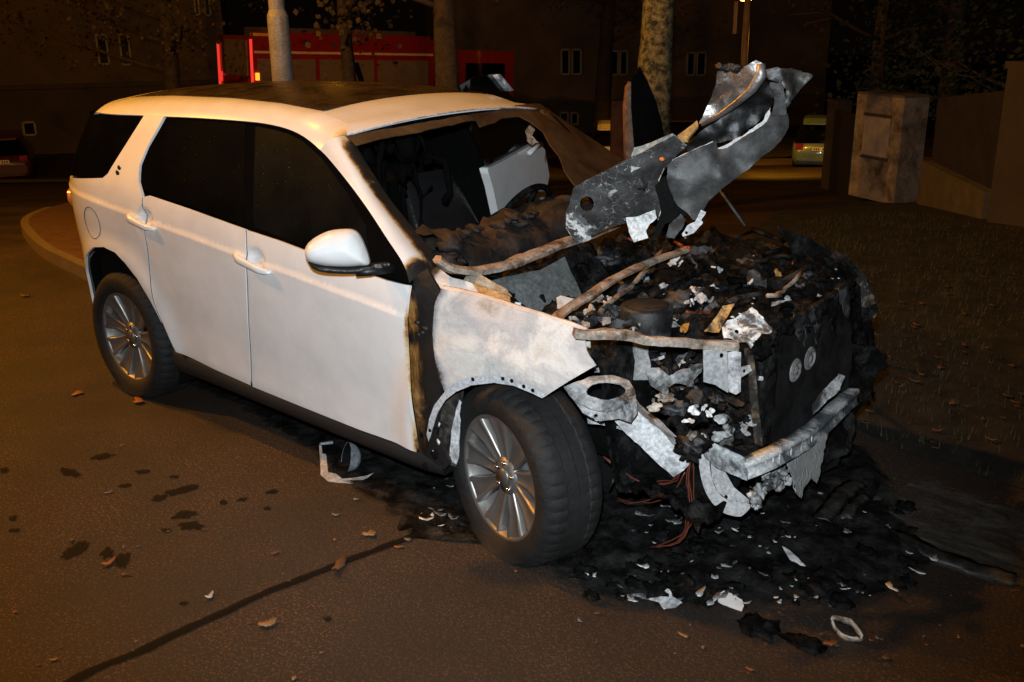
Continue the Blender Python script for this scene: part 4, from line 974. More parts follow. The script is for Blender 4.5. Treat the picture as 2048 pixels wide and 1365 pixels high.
# left body side: rear quarter, sill, burnt wing
side_panel('rear_quarter_panel', [('s', -.865, .3), ('s', -.43, .32), ('s', -.42, .5), ('s', -.36, .65), ('s', -.2, .8), ('s', 0, .84), ('s', .2, .8), ('s', .36, .65), ('s', .43, .45), ('s', .44, 1.1), ('s', .25, 1.5), ('s', -.55, 1.49), ('s', -.86, 1.13)], PAINT, car, 0.07, sgn=1)
side_panel('sill', [('s', .45, .22), ('s', 2.3, .2), ('s', 2.3, .36), ('s', .45, .42)], BLACK, car, 0.08, sgn=1)

# --- seats
def seat(y, m, lean=0.0):
    o = MB(); rows = []
    for t in np.linspace(0, 1, 9):      # backrest
        x = 1.42-0.34*t; z = .55+.62*t; wd = .25*(1-.25*t**3); row = []
        for k in range(20):
            a = 2*math.pi*k/20; cx, sx = math.cos(a), math.sin(a)
            row.append((x+math.copysign(abs(sx)**.7, sx)*(.075-.02*t)+.02*abs(cx)**3, y+math.copysign(abs(cx)**.6, cx)*wd, z+.02*sx))
        row.append(row[0]); rows.append(row)
    b = loft('seat', rows, m, car)
    o = MB(); o.lump((1.68, y, .56), .30, 5+y, 3, .06, (1.0, .85, .28)); o.build('seat_cushion', m, b)
seat(.37, LEATHER); seat(-.37, LEATHER)
o = MB(); o.box((.25, 0, .62), (.5, 1.3, .2)); o.box((.0, 0, .95), (.14, 1.3, .62), Matrix.Rotation(-.25, 3, 'Y')); o.build('rear_bench', LEATHER, car)
# --- burnt dashboard and steering wheel
def dash():
    b = MB(); pts = [(866, 502), (930, 492), (1000, 470), (1060, 440), (1130, 418), (1180, 402)]
    ctr = [atx(p, 2.16-0.02*i) for i, p in enumerate(pts)]
    rows = []
    for c in cinterp(ctr, 34):
        row = []
        for a in np.linspace(-.6, math.pi+.3, 18):
            p = np.array([c[0]+.17*math.cos(a), c[1]+0.05*math.cos(a), c[2]-.05+.10*math.sin(a)]); d = .05*fbm(p, 6, 3, 5)+.02*fbm(p, 20, 5)
            row.append(tuple(p+np.array([math.cos(a), 0, math.sin(a)])*d))
        rows.append(row)
    d = loft('dashboard', rows, BROWNCHAR, car)
    b = MB()
    for i in range(46):
        px = (random.uniform(880, 1200), random.uniform(430, 520)); px = (px[0], 528-(px[0]-880)*.32-random.uniform(-5, 50))
        c = atx(px, 2.15+random.uniform(-.1, .06)); b = MB(); b.lump(c, random.uniform(.015, .05), i, 2, .8, (1.4, 1, .6)); b.build('burnt_padding', BROWNCHAR, d)
dash()
sc0 = np.array([1.80, .37, 1.02]); axis = Vector((-.86, 0, .5)).normalized(); a1 = Vector((0, 1, 0)); a2 = axis.cross(a1)
b = MB(); b.tube([Vector(sc0)+(a1*math.cos(t)+a2*math.sin(t))*.185 for t in np.linspace(0, 2*math.pi, 40)], .017, 8, False)
sw = b.build('steering_wheel', CHAR, car)
b = MB(); b.lump(Vector(sc0)-axis*.02, .075, 3, 3, .1, (.6, 1, .9))
for t in (0.1, math.pi-.1, -math.pi/2): b.sweep([Vector(sc0)+(a1*math.cos(t)+a2*math.sin(t))*.05, Vector(sc0)+(a1*math.cos(t)+a2*math.sin(t))*.18], [(-.018, -.008), (.018, -.008), (.018, .008), (-.018, .008)], tuple(axis))
b.build('wheel_boss', CHAR, sw)
SOOTG = simple('sooty_lining', (.0022, .0021, .002), .85, bump=.008, bsc=18, spec=.04)
# hanging charred strips and cables inside
b = MB()
for i in range(16):
    x = random.uniform(.9, 1.55); y = random.uniform(-.6, .05); z0 = 1.50; pts = []
    for k in range(6): pts.append((x+random.uniform(-.05, .05)+.03*k, y+.04*math.sin(k+i), z0-.09*k*random.uniform(.6, 1.2)))
    b = MB(); b.tube(pts, [random.uniform(.003, .020) for _ in pts], 6); b.build('hanging_cable', SOOTG, car)
b = MB()
for i in range(22):
    c = (random.uniform(.6, 1.6), random.uniform(-.62, .0), random.uniform(1.2, 1.50)); b = MB(); b.lump(c, random.uniform(.02, .06), i+50, 2, .9, (1, 1, 1.3)); b.build('charred_lining', SOOTG, car)

# --- open left doors, seen through and over the car
dn_ = Vector((.94, .34, 0)); rd = np.array((1.20, .92, 1.0))
lrd = plate('rear_door', [(975, 338), (1010, 320), (1076, 283), (1090, 300), (1099, 352), (1085, 420), (1040, 470), (1004, 455), (997, 428), (986, 376)], rd, dn_, PAINT, car, 0.05, 0.05)
lrd['label'] = 'open left rear door seen through the windscreen'
plate('window_frame', [(995, 151), (1001, 149), (1027, 181), (1020, 183)], rd, dn_, PALEMETAL, lrd, 0.05, 0.03)
plate('window', [(975, 334), (1010, 316), (1074, 280), (1062, 246), (1030, 200), (1016, 184), (988, 148), (950, 154), (918, 172), (940, 260)], rd-np.array(dn_)*.03, dn_, GLASS, lrd, 0.06, 0.01)
hp = [at(p, dn_, dn_@Vector(rd))+np.array(dn_)*.03 for p in [(1049, 307), (1062, 294), (1074, 288)]]
b = MB(); b.tube(hp, .016, 8); b.build('handle', PAINT, lrd)
plate('torn_frame', [(1052, 262), (1062, 247), (1071, 258), (1064, 272), (1074, 284), (1064, 292), (1056, 282)], np.array((1.3, .80, 1.3)), (.9, -.3, .3), soot_metal('burnt_frame', (.25, .13, .05), (.6, .45, .33), 20), lrd, 0.012, 0.01, 0.01, 20)
fd0 = np.array((1.85, 1.40, 1.4)); fdn = Vector((.78, -.62, 0))
lfd = plate('front_door', [(1255, 330), (1253, 300), (1250, 215), (1254, 178), (1270, 150), (1281, 135), (1296, 165), (1313, 205), (1324, 245), (1332, 300), (1338, 420), (1262, 420)], fd0, fdn, GLASS, car, 0.06, 0.03)
lfd['label'] = 'open left front door with a dark window'
plate('window_frame', [(1253, 335), (1251, 215), (1255, 176), (1262, 164), (1262, 215), (1271, 335)], fd0+np.array(fdn)*.012, fdn, soot_metal('door_edge', (.10, .045, .02), (.20, .10, .05), 12), lfd, 0.05, 0.05)

# ================================================================== BURNT FRONT END
def sharp(o, a=38):
    o.data.set_sharp_from_angle(angle=math.radians(a)); return o
def hinge_mat():
    t = NT('scorched_hinge_pillar'); s = t.math('ADD', t.attr(), t.math('MULTIPLY', t.math('SUBTRACT', t.noise(10, 9, 0.78, .8, (1, 1, .5)), 0.46), 1.5))
    c = t.ramp(s, [(0.02, (0.34, 0.17, 0.045)), (0.18, (0.17, 0.075, 0.018)), (0.30, (0.05, 0.022, 0.008)), (0.42, (0.006, 0.005, 0.0045)), (0.95, (0.008, 0.008, 0.008))])
    t.set(col=c, rough=t.ramp(s, [(0.2, 0.30), (0.6, 0.6)]), normal=t.bump(t.noise(25, 6), 0.006)); return t.m
HINGE = hinge_mat()
hs0 = spx((818, 700))[0]; hs1 = spx((868, 700))[0]
side_panel('hinge_pillar', [(812, 562), (845, 540), (868, 582), (868, 640), (868, 700), (876, 758), (868, 820), (864, 880), (892, 930), (880, 945), (830, 908), (820, 825), (810, 700), (808, 632)], HINGE, car, 0.02, inset=0.026, gap=0,
           scorch=lambda P: min(1, max(0, (P[0]-hs0-.005)/(hs1-hs0)*1.5))*0.75+0.5*sstep(.93, 1.03, P[2])+.35*sstep(.55, .35, P[2])+.22*sstep(.06, .0, abs(P[2]-.80)))
for p in [(826, 648), (836, 668), (828, 672), (842, 660)]:
    q = spx(p); b = MB(); b.box((q[0], -YW(*q)+.024, q[1]), (.022, .012, .012)); b.build('hinge_bolt', DARKMETAL, car)
# right wing
def sc_wing(P):
    d = (P[0]-2.40); s = 0.62*sstep(0.12, -0.01, d)
    return min(1, s+0.30*sstep(.25, .0, d)*sstep(.80, .70, P[2]))
wing_top = [(869, 581), (941, 597), (1025, 624), (1102, 648), (1156, 668)]
WEDGE = [(1156, 668), (1168, 690), (1180, 713), (1191, 732), (1140, 762), (1095, 790)]
WARCH = [(1095, 790), (1064, 773), (1025, 757), (985, 749), (941, 754), (908, 767), (888, 784)]
_wt = sorted(spx(p) for p in wing_top)
wtop = lambda x: float(np.interp(x, [p[0] for p in _wt], [p[1] for p in _wt]))
wing = side_panel('wing', wing_top+WEDGE[1:]+WARCH[1:]+[(878, 758), (870, 706), (868, 645)], BURNT, car, 0.022, 0.004, scorch=sc_wing, gap=0,
                  curl=lambda x, z: 0.007*fbm((x, 0, z), 5, 4)-0.012*sstep(.06, 0, 3.17-x)-0.034*(1-sstep(0, .075, wtop(x)-z))**1.6+.012*math.exp(-((wtop(x)-z-.17)/.06)**2))
lip = side_panel('arch_flange', [(888, 784), (908, 767), (941, 754), (985, 749), (1025, 757), (1064, 773), (1095, 790), (1082, 798), (1064, 789), (1025, 773), (986, 767), (941, 772), (910, 785), (888, 802), (872, 828), (862, 860), (855, 885), (851, 870), (856, 840), (866, 812)], soot_metal('flange_metal', (0.32, .32, .33), (0.58, .59, .61), 6, (.3, .5)), car, 0.02, 0.004, inset=0.006, gap=0)
for p in [(944, 760), (1004, 758), (1022, 763), (1046, 774), (1064, 782), (858, 862)]:
    q = spx(p); b = MB(); b.lump((q[0], -YW(*q)+.004, q[1]), .008, 1, 2, .1, (1, .4, 1)); b.build('bolt_hole', SOOT, lip)
tp = cinterp([(lambda q: np.array([q[0], -YW(*q)+.034, q[1]]))(spx(p)) for p in wing_top], 40)
rows = [[tuple(p+np.array([0, .006*k+.004*(k > 0), .008*math.sin(k*.6)-.016*max(0, k-3)])+np.array([0, .003*fbm(p, 9, k), .003*fbm(p, 8, k+2)])*(k > 0)) for p in tp] for k in range(8)]
loft('wing_shoulder', rows, BURNT, car, 0.004, flip=False)
# inner arch behind the wing: liner remains
plate('torn_liner', [(862, 845), (886, 803), (925, 782), (915, 840), (905, 920), (912, 935), (897, 928), (880, 905), (870, 880)], aty((890, 860), -.83), (.1, -1, .1), soot_metal('torn_liner', (.014, .012, .011), (.09, .075, .06), 8), car, .02, .004, .02, 6, 3, .004)
plate('torn_liner', [(897, 928), (902, 860), (918, 800), (922, 806), (917, 915), (913, 930), (905, 925)], aty((905, 880), -.86), (.25, -1, .1), PALEMETAL, car, .015, .003, .012, 9, 5, .003)
for i in range(26):      # paint and plastic flaking off between door and wheel
    px = (random.uniform(842, 880), random.uniform(600, 945)); c = aty(px, -.885); b = MB()
    if i % 3: b.lump(c, random.uniform(.008, .022), i, 2, .9, (1, .4, 1.4)); b.build('charred_flake', SOOT, car)
    else: b.lump(c, random.uniform(.004, .009), i, 2, .9, (1, .4, 1.4)); b.build('pale_flake', PALEMETAL, car)
# base of the pillar / cowl corner
plate('cowl_corner', [(858, 548), (872, 532), (905, 556), (945, 568), (958, 590), (1000, 607), (1030, 626), (941, 599), (868, 582)], aty((920, 582), -.80), (.25, -.55, .8), BURNT, car, .02, .004, .015, 7, 2, .004, scorch=lambda P: .7*sstep(2.36, 2.28, P[0])+.12)
plate('bonnet_hinge', [(928, 572), (950, 568), (1020, 594), (1020, 606), (1000, 605), (940, 592)], aty((975, 588), -.74), (.2, -.75, .6), soot_metal('rusty_hinge', (.32, .16, .05), (.55, .30, .10), 14), car, .015, .008, .004, 9, 3)
plate('bonnet_hinge', [(926, 562), (938, 546), (955, 545), (1012, 578), (1024, 594), (955, 570)], aty((975, 570), -.70), (.2, -.45, .85), soot_metal('beige_hinge', (.22, .2, .16), (.46, .42, .33), 22), car, .015, .006, .006, 9, 6)
# scuttle bar under the windscreen
cp = [(874, 520), (890, 532), (941, 543), (1003, 533), (1076, 507), (1142, 482), (1200, 462), (1247, 441)]
b = MB(); b.sweep(cinterp([atx(p, 2.37+.012*i) for i, p in enumerate(cp)], 30), [(-.03, -.010), (0.0, -.019), (.03, -.012), (.034, .006), (.01, .018), (-.03, .013)], (0, 0, 1), .006, 3); sharp(b.build('scuttle_bar', RUST, car))
FIREW = soot_metal('firewall_metal', (.035, .04, .04), (.17, .185, .185), 5, (.3, .7), 0, (.3, .5))
fw = atx((1080, 575), 2.50)
plate('firewall', [(985, 560), (1010, 552), (1080, 541), (1128, 515), (1140, 545), (1162, 592), (1120, 612), (1085, 624), (1040, 626), (1010, 604)], fw, (.8, -.35, .5), FIREW, car, .03, .004, .02, 4, 2, .006)
plate('firewall', [(1128, 518), (1170, 498), (1215, 545), (1225, 590), (1190, 605), (1160, 592), (1140, 545)], atx((1170, 550), 2.56), (.8, -.35, .5), CHAR, car, .025, .004, .02, 6, 3, .006, holes=[(1162, 548, 20, 1.1)])
plate('bracket', [(1030, 604), (1042, 606), (1040, 624), (1030, 622)], atx((1036, 614), 2.62), (.6, -.6, .3), PALEMETAL, car, .01, .003)
plate('bracket', [(1113, 595), (1120, 592), (1160, 600), (1162, 612), (1150, 622), (1114, 618)], atx((1136, 606), 2.72), (.5, -.4, .6), BURNT, car, .01, .003, .006, 16, 2, .003)

def blobpoly(px, r, rng, sq=1.0, k=22):
    a = [rng.uniform(0, 6.28) for _ in range(4)]; m = [rng.uniform(.15, .38), rng.uniform(.1, .28), rng.uniform(.06, .16), rng.uniform(.04, .10)]; ro = rng.uniform(0, 3.14); out = []
    for i in range(k):
        t = 2*math.pi*i/k; q = r*(1+m[0]*math.cos(2*t+a[0])+m[1]*math.cos(3*t+a[1])+m[2]*math.cos(5*t+a[2])+m[3]*math.cos(8*t+a[3])); u, v = q*math.cos(t)*1.15, q*math.sin(t)*.8
        out.append((px[0]+u*math.cos(ro)-v*math.sin(ro), px[1]+sq*(u*math.sin(ro)+v*math.cos(ro))))
    return out
rs = random.Random(77)
# --- the charred heap of the engine bay
def bayz(x, y):
    z = .90+.07*sstep(.35, .82, y)*sstep(3.45, 3.2, x)-.09*sstep(-.30, -.62, y)
    z += -.46*sstep(3.02, 3.12, x)*sstep(-.22, -.32, y)
    z += .10*sstep(2.55, 2.38, x)
    z -= .05*sstep(3.3, 3.46, x)
    z -= .32*sstep(.84, .92, y)+.30*sstep(3.40, 3.50, x)*sstep(.45, .6, y)
    p = (x, y, 0)
    return z+.035*fbm(p, 4.5, 2, 5)+.050*abs(fbm(p, 9, 4, 6))-.03+.010*fbm(p, 40, 6, 3)
xs_ = np.linspace(2.34, 3.47, 120); ys_ = np.linspace(-.70, .93, 150)
rows = [[(x+.012*fbm((x, y, 1), 14, 3), y+.012*fbm((x, y, 3), 14, 5), bayz(x, y)) for y in ys_] for x in xs_]
rows.insert(0, [(p[0]-.01, p[1], .35) for p in rows[0]]); rows.append([(p[0]+.01, p[1], .30 if p[1] > -.30 else p[2]-.01) for p in rows[-1]])
loft('charred_engine', rows, CHAR, car)
b = MB(); b.box((2.72, .05, .40), (.9, .85, .28)); b.box((3.05, .2, .45), (.5, .8, .3)); b.build('engine_block', SOOT, car)
def bpt(px, it=12):        # pixel -> point on the heap
    z = .9
    for _ in range(it):
        P = atz(px, z); z = .5*z+.5*bayz(min(3.46, max(2.36, P[0])), min(.9, max(-.68, P[1])))
    return atz(px, z)
# lumps, tangled pipes and flakes
for i in range(22):
    px = (random.uniform(1190, 1660), 0); px = (px[0], random.uniform(470, 640)+(px[0]-1400)*.12); P = bpt(px)
    if not (2.4 < P[0] < 3.45 and -.62 < P[1] < .85): continue
    b = MB(); b.lump((P[0], P[1], P[2]+.005), random.uniform(.018, .055), i+9, 3, .9, (1.2, 1, .7)); b.build('molten_lump', CHAR if i % 4 else DARKMETAL, car)
def tangle(p0, p1, z0, z1, r, m, sag=.03, name='pipe', n=9, seed=0):
    a, c = np.array(bpt(p0))+[0, 0, z0], np.array(bpt(p1))+[0, 0, z1]
    pts = [a+(c-a)*t+np.array([.02*fbm(a*1.0+t*3, 2, seed), .02*fbm(a+t*3, 2, seed+2), -sag*math.sin(math.pi*t)+.012*fbm(a+t*5, 3, seed)]) for t in np.linspace(0, 1, n)]
    b = MB(); b.tube(pts, r, 8); return b.build(name, m, car)
def flake(px, r, m, name='ash_flake', up=.02, n=None, seed=0, par=None):
    c = np.array(bpt(px))+[0, 0, up]; rng = random.Random(seed); k = 9
    poly = blobpoly(px, r*.9, rng, .7)
    return plate(name, poly, c, n or (rng.uniform(-.1, .8), rng.uniform(-.9, .1), rng.uniform(.3, 1)), m, par or car, max(.005, r*.0003), .0025, .022, 26, seed, .003)
for i, (p0, p1, r, m) in enumerate([((1360, 560), (1560, 520), .012, CHAR), ((1250, 560), (1500, 480), .010, DARKMETAL), ((1420, 470), (1620, 560), .014, CHAR), ((1300, 610), (1420, 540), .012, CHAR), ((1350, 640), (1480, 590), .01, CHAR), ((1460, 620), (1610, 560), .012, DARKMETAL), ((1540, 610), (1600, 566), .009, RUST), ((1500, 470), (1660, 520), .016, CHAR), ((1230, 520), (1330, 500), .014, CHAR), ((1200, 640), (1330, 520), .011, RUST)]):
    tangle(p0, p1, .035, .045, r, m, .02, seed=i)
for i, (px, r, m) in enumerate([((1402, 590), 22, PALEMETAL), ((1425, 582), 16, PALEMETAL), ((1385, 608), 14, HOODWHITE), ((1328, 575), 13, ASHMETAL), ((1202, 645), 22, soot_metal('pink_ash', (.10, .075, .06), (.36, .28, .23), 12)), ((1170, 650), 14, ASHMETAL), ((1225, 625), 16, DARKMETAL), ((1180, 622), 13, RUST), ((1466, 490), 12, SEAMBROWN), ((1352, 523), 15, PALEMETAL), ((1338, 530), 10, PALEMETAL), ((1395, 510), 7, PALEMETAL), ((1550, 610), 16, ASHMETAL), ((1618, 620), 13, ASHMETAL), ((1575, 600), 9, PALEMETAL), ((1600, 570), 8, ASHMETAL), ((1670, 535), 7, ASHMETAL), ((1520, 540), 5, PALEMETAL), ((1556, 548), 9, SEAMBROWN), ((1500, 565), 4, PALEMETAL), ((1385, 565), 5, SEAMBROWN), ((1240, 560), 8, SEAMBROWN), ((1290, 560), 12, ASHMETAL), ((1270, 655), 10, RUST), ((1370, 655), 8, SEAMBROWN), ((1360, 660), 6, PALEMETAL), ((1440, 540), 6, ASHMETAL), ((1640, 590), 6, ASHMETAL), ((1150, 640), 12, RUST), ((1215, 600), 12, BURNT), ((1260, 615), 11, ASHMETAL), ((1310, 545), 9, DARKMETAL), ((1450, 600), 7, ASHMETAL), ((1480, 520), 4, PALEMETAL)]):
    flake(px, r, m, 'ash_flake', .03, None, i+3)
# strut top pot
pc = np.array(bpt((1292, 640)))+[0, 0, .06]
b = MB(); b.tube([pc+[0, 0, -.16], pc+[0, 0, -.01], pc+[0, 0, .0]], [.100, .104, .096], 24); pot = b.build('strut_tower', DARKMETAL, car)
b = MB(); b.tube([pc+[0, 0, .001], pc+[0, 0, .006]], [.086, .08], 24); b.build('strut_top', BROWNCHAR, pot)
# cross rails
b = MB(); b.sweep(cinterp([atz((1108, 640), .93), atz((1122, 626), .945), atz((1175, 592), .98), atz((1231, 556), 1.0), atz((1300, 524), 1.0), atz((1370, 500), .99)], 26), [(-.020, -.009), (.020, -.009), (.022, .002), (.0, .012), (-.020, .006)], (0, 0, 1), .003, 2); sharp(b.build('cross_rail', RUST, car))
fp = [(1150, 665), (1190, 668), (1228, 668), (1265, 672), (1300, 679), (1338, 682), (1400, 687), (1440, 689), (1475, 690)]
b = MB(); b.sweep(cinterp([atx(p, 3.10+.044*i) for i, p in enumerate(fp)], 34), [(-.022, -.013), (.02, -.016), (.024, .003), (.01, .013), (-.022, .010)], (0, 0, 1), .005, 5); sharp(b.build('cross_rail', RUST, car))
plate('crumpled_bracket', [(1446, 652), (1458, 636), (1476, 630), (1506, 612), (1530, 640), (1549, 656), (1540, 668), (1520, 672), (1502, 697), (1492, 686), (1468, 678), (1450, 672)], atx((1490, 660), 3.44), (.55, -.45, .75), HOODWHITE, car, .012, .003, .035, 9, 4, .004, holes=[(1476, 659, 5, 1)])
plate('crumpled_bracket', [(1408, 662), (1432, 634), (1446, 612), (1470, 606), (1452, 636), (1438, 662)], atx((1432, 645), 3.38), (.3, -.5, .8), soot_metal('orange_bracket', (.05, .03, .02), (.52, .30, .10), 8, (.4, .5)), car, .012, .003, .015, 9, 5, .003)
# grey bracket plate
gb = atx((1440, 740), 3.42)
gbr = plate('radiator_bracket', [(1407, 700), (1455, 697), (1456, 786), (1446, 780), (1430, 770), (1407, 764)], gb, (.75, -.65, .1), soot_metal('grey_sheet', (.26, .27, .27), (.42, .43, .43), 5, (.3, .7)), car, .02, .004, .004, 8, 2, .0015, holes=[(1444, 712, 4, 1.2)])
plate('flange', [(1456, 706), (1470, 702), (1482, 705), (1482, 784), (1472, 790), (1458, 784)], gb+np.array([.015, -.01, 0]), (.85, -.5, .1), PALEMETAL, gbr, .015, .004, .004, 8, 4, .001)
plate('tab', [(1482, 735), (1500, 730), (1504, 742), (1482, 756)], gb+np.array([.02, 0, 0]), (.85, -.5, .1), ASHMETAL, gbr, .012, .004, .003, 8, 4, .001, holes=[(1489, 743, 3, 1.3)])
plate('torn_sheet', [(1290, 738), (1318, 735), (1338, 752), (1365, 738), (1404, 726), (1404, 745), (1388, 762), (1388, 790), (1376, 796), (1374, 772), (1352, 768), (1336, 775), (1334, 800), (1318, 782), (1300, 770)], atx((1350, 760), 3.30), (.6, -.75, .2), ASHMETAL, car, .012, .003, .045, 9, 8, .005)
plate('apron', [(1180, 690), (1235, 672), (1300, 690), (1300, 760), (1262, 760), (1240, 745), (1190, 745)], aty((1240, 720), -.50), (.3, -.9, .25), soot_metal('apron_metal', (.03, .03, .03), (.30, .30, .29), 7, (.4, .65)), car, .02, .004, .03, 6, 3, .006)
plate('apron', [(1300, 690), (1400, 700), (1404, 800), (1380, 860), (1300, 850), (1265, 800)], aty((1340, 770), -.22), (.4, -.9, .2), CHAR, car, .02, .004, .05, 6, 5, .006)
# ring bracket and lower rail
rb = atz((1200, 790), .725)
plate('strut_ring', [(1128, 774), (1150, 764), (1180, 756), (1225, 751), (1258, 762), (1270, 782), (1273, 803), (1246, 816), (1215, 822), (1180, 818), (1148, 800)], rb, (.15, -.35, .9), ASHMETAL, car, .012, .005, .008, 9, 3, .002, holes=[(1212, 783, 40, .42)])
plate('strut_ring', [(1126, 774), (1148, 800), (1180, 818), (1215, 822), (1273, 803), (1275, 826), (1262, 846), (1238, 838), (1200, 843), (1165, 826)], rb+np.array([.0, -.03, -.01]), (.25, -.95, .2), ASHMETAL, car, .012, .005, .008, 9, 6, .002, holes=[(1192, 832, 4, 1)])
b = MB(); lr = [aty(p, y) for p, y in zip([(1248, 815), (1275, 842), (1310, 872), (1345, 905), (1368, 930)], (-.66, -.64, -.62, -.60, -.58))]
b.sweep(cinterp(lr, 18), [(-.045, -.048), (.045, -.048), (.05, .0), (.035, .046), (-.04, .04)], (0, 0, 1), .008, 3); sharp(b.build('chassis_rail', PALEMETAL, car))
plate('perforated_strip', [(1172, 828), (1200, 830), (1240, 842), (1275, 860), (1272, 870), (1235, 858), (1200, 850), (1176, 848)], aty((1225, 848), -.62), (.2, -.95, .25), PALEMETAL, car, .012, .003, .004, 8, 2, .001, holes=[(1200, 839, 3, 1), (1215, 845, 3, 1), (1235, 850, 3, 1), (1255, 858, 2.6, 1)])
plate('perforated_strip', [(1222, 822), (1236, 826), (1262, 850), (1300, 884), (1352, 930), (1345, 940), (1300, 912), (1256, 868)], aty((1285, 880), -.67), (.25, -.93, .1), PALEMETAL, car, .012, .003, .004, 8, 4, .001, holes=[(1262, 864, 3, 1), (1276, 876, 3, 1), (1290, 888, 3, 1), (1312, 908, 4, 1)])
# radiator pack
rad = plate('radiator', [(1505, 700), (1545, 672), (1600, 636), (1672, 588), (1700, 590), (1703, 690), (1697, 800), (1640, 846), (1580, 872), (1526, 893), (1515, 800)], (3.49, 0, .6), (1, -.08, .03), soot_metal('radiator_black', (.0015, .0015, .0015), (.007, .007, .007), 9, (.4, .7), 0, (.5, .75)), car, .03, .03, .016, 8, 2, .012)
for p, r in (((1590, 741), .047), ((1619, 717), .047)):
    c = atx(p, 3.50+.012); b = MB()
    prof = [(0, .010), (r*.3, .010), (r*.34, .004), (r*.62, .004), (r*.66, .010), (r*.80, .010), (r*.84, .004), (r*.94, .006), (r, .0)]
    V = []
    for k in range(28):
        a = 2*math.pi*k/28
        for (q, h) in prof: V.append((c[0]+h, c[1]+q*math.cos(a), c[2]+q*math.sin(a)))
    n = len(prof); b.add(V, [(k*n+j, ((k+1) % 28)*n+j, ((k+1) % 28)*n+j+1, k*n+j+1) for k in range(28) for j in range(n-1)]); b.build('horn_disc', soot_metal('disc_grey', (.10, .10, .10), (.26, .26, .25), 20), rad)
plate('radiator_side', [(1495, 700), (1507, 702), (1516, 800), (1526, 893), (1510, 888), (1500, 800)], atx((1508, 800), 3.47), (.7, -.7, 0), soot_metal('radiator_edge', (.015, .012, .01), (.22, .15, .08), 16, (.5, .7)), rad, .012, .01, .008, 12, 3, .002)
for i in range(26):       # melted remains sagging over the radiator's top edge
    t_ = rs.random(); px = (1508+t_*185, 692-t_*108+rs.uniform(-8, 14)); b = MB(); b.lump(atx(px, 3.47), rs.uniform(.015, .04), i+300, 3, 1.0, (1, 1.2, .8)); b.build('molten_lump', CHAR, car)
for i in range(18):
    t_ = rs.random(); x0 = 1512+t_*178; y0 = 690-t_*104; h = rs.uniform(20, 90); wd = rs.uniform(4, 14)
    poly = [(x0-wd, y0-6), (x0+wd, y0-6-wd*.55), (x0+wd*rs.uniform(.3, .9), y0+h*.5), (x0+wd*.3, y0+h), (x0-wd*rs.uniform(.2, .6), y0+h*.7)]
    plate('hanging_char', poly, (3.505+rs.uniform(0, .02), 0, .6), (1, -.08+rs.uniform(-.15, .15), .03), CHAR if i % 3 else DARKMETAL, car, .012, .003, .02, 14, i, .006)
for i in range(40):       # thin curled sheets, hoses and loose wiring over the heap
    px = (rs.uniform(1250, 1660), 0); px = (px[0], rs.uniform(470, 640)+(px[0]-1450)*.2); P = np.array(bpt(px))
    if not (2.4 < P[0] < 3.44 and -.25 < P[1] < .84): continue
    plate('curled_sheet', blobpoly(px, rs.uniform(10, 34), rs, .7), P+[0, 0, rs.uniform(.01, .05)], (rs.uniform(-.2, .8), rs.uniform(-.8, .1), rs.uniform(.2, 1)), rs.choice([CHAR, CHAR, CHAR, DARKMETAL, SOOT]), car, .012, .003, .04, 9, i+30, .004)
for i in range(22):
    p0 = (rs.uniform(1260, 1640), rs.uniform(480, 640)); p1 = (p0[0]+rs.uniform(-120, 120), p0[1]+rs.uniform(-70, 70)); q = np.array(bpt(p1))
    if not (2.4 < q[0] < 3.42 and -.25 < q[1] < .84): continue
    tangle(p0, p1, .02, .03, rs.choice([.003, .004, .006, .010, .014]), rs.choice([CHAR, CHAR, DARKMETAL, COPPER]), rs.uniform(-.06, .04), rs.choice(['hose', 'wire']), 11, i)
# bumper beam
bc = [(1486, 940), (1530, 921), (1580, 896), (1625, 866), (1668, 827), (1708, 790)]
bx = [3.53, 3.57, 3.59, 3.595, 3.58, 3.54]
bpts = cinterp([atx(p, x) for p, x in zip(bc, bx)], 26)
BEAM = soot_metal('beam_metal', (.07, .085, .095), (.50, .52, .52), 5, (.44, .56))
b = MB(); b.sweep(bpts, [(-.026, -.034), (.024, -.034), (.030, -.026), (.018, -.018), (.018, .012), (.030, .022), (.022, .034), (-.026, .034)], (0, 0, 1), .004, 3, None); beam = b.build('bumper_beam', BEAM, car)
plate('crash_can', [(1402, 872), (1425, 886), (1455, 900), (1492, 918), (1494, 962), (1460, 948), (1432, 935), (1408, 912)], aty((1450, 915), -.53), (.35, -.93, .15), soot_metal('can_metal', (.03, .035, .04), (.40, .42, .42), 9, (.46, .60)), beam, .015, .01, .012, 9, 3, .003)
plate('crash_can', [(1402, 872), (1440, 862), (1500, 885), (1545, 905), (1490, 925), (1450, 902)], atz((1460, 890), .47), (.2, -.1, 1), CHAR, beam, .02, .01, .02, 9, 6, .004)
for p in [(1515, 932), (1534, 923), (1556, 911), (1577, 900), (1598, 887), (1617, 873), (1676, 822)]:
    u = min(range(26), key=lambda i: abs(proj(bpts[i])[0]-p[0])); c = bpts[u]; b = MB()
    b.lump((c[0]+.018, c[1], c[2]-.003), .013, 3, 2, .05, (.25, .5, 1.3)); b.build('slot', PALEMETAL if p[0] < 1640 else SOOT, beam)
plate('bumper_foil', [(1622, 812), (1645, 782), (1678, 748), (1692, 752), (1680, 780), (1650, 806), (1625, 830)], atx((1655, 790), 3.60), (.8, -.3, .5), ASHMETAL, car, .015, .003, .012, 8, 3, .004)
FINS = NT('melted_fins'); _w = FINS.n('ShaderNodeTexWave'); _w.wave_type = 'BANDS'; _w.bands_direction = 'Y'; _w.inputs['Scale'].default_value = 60; _w.inputs['Distortion'].default_value = 2.0; FINS.put(_w.inputs['Vector'], FINS.co((1, 1, .15)))
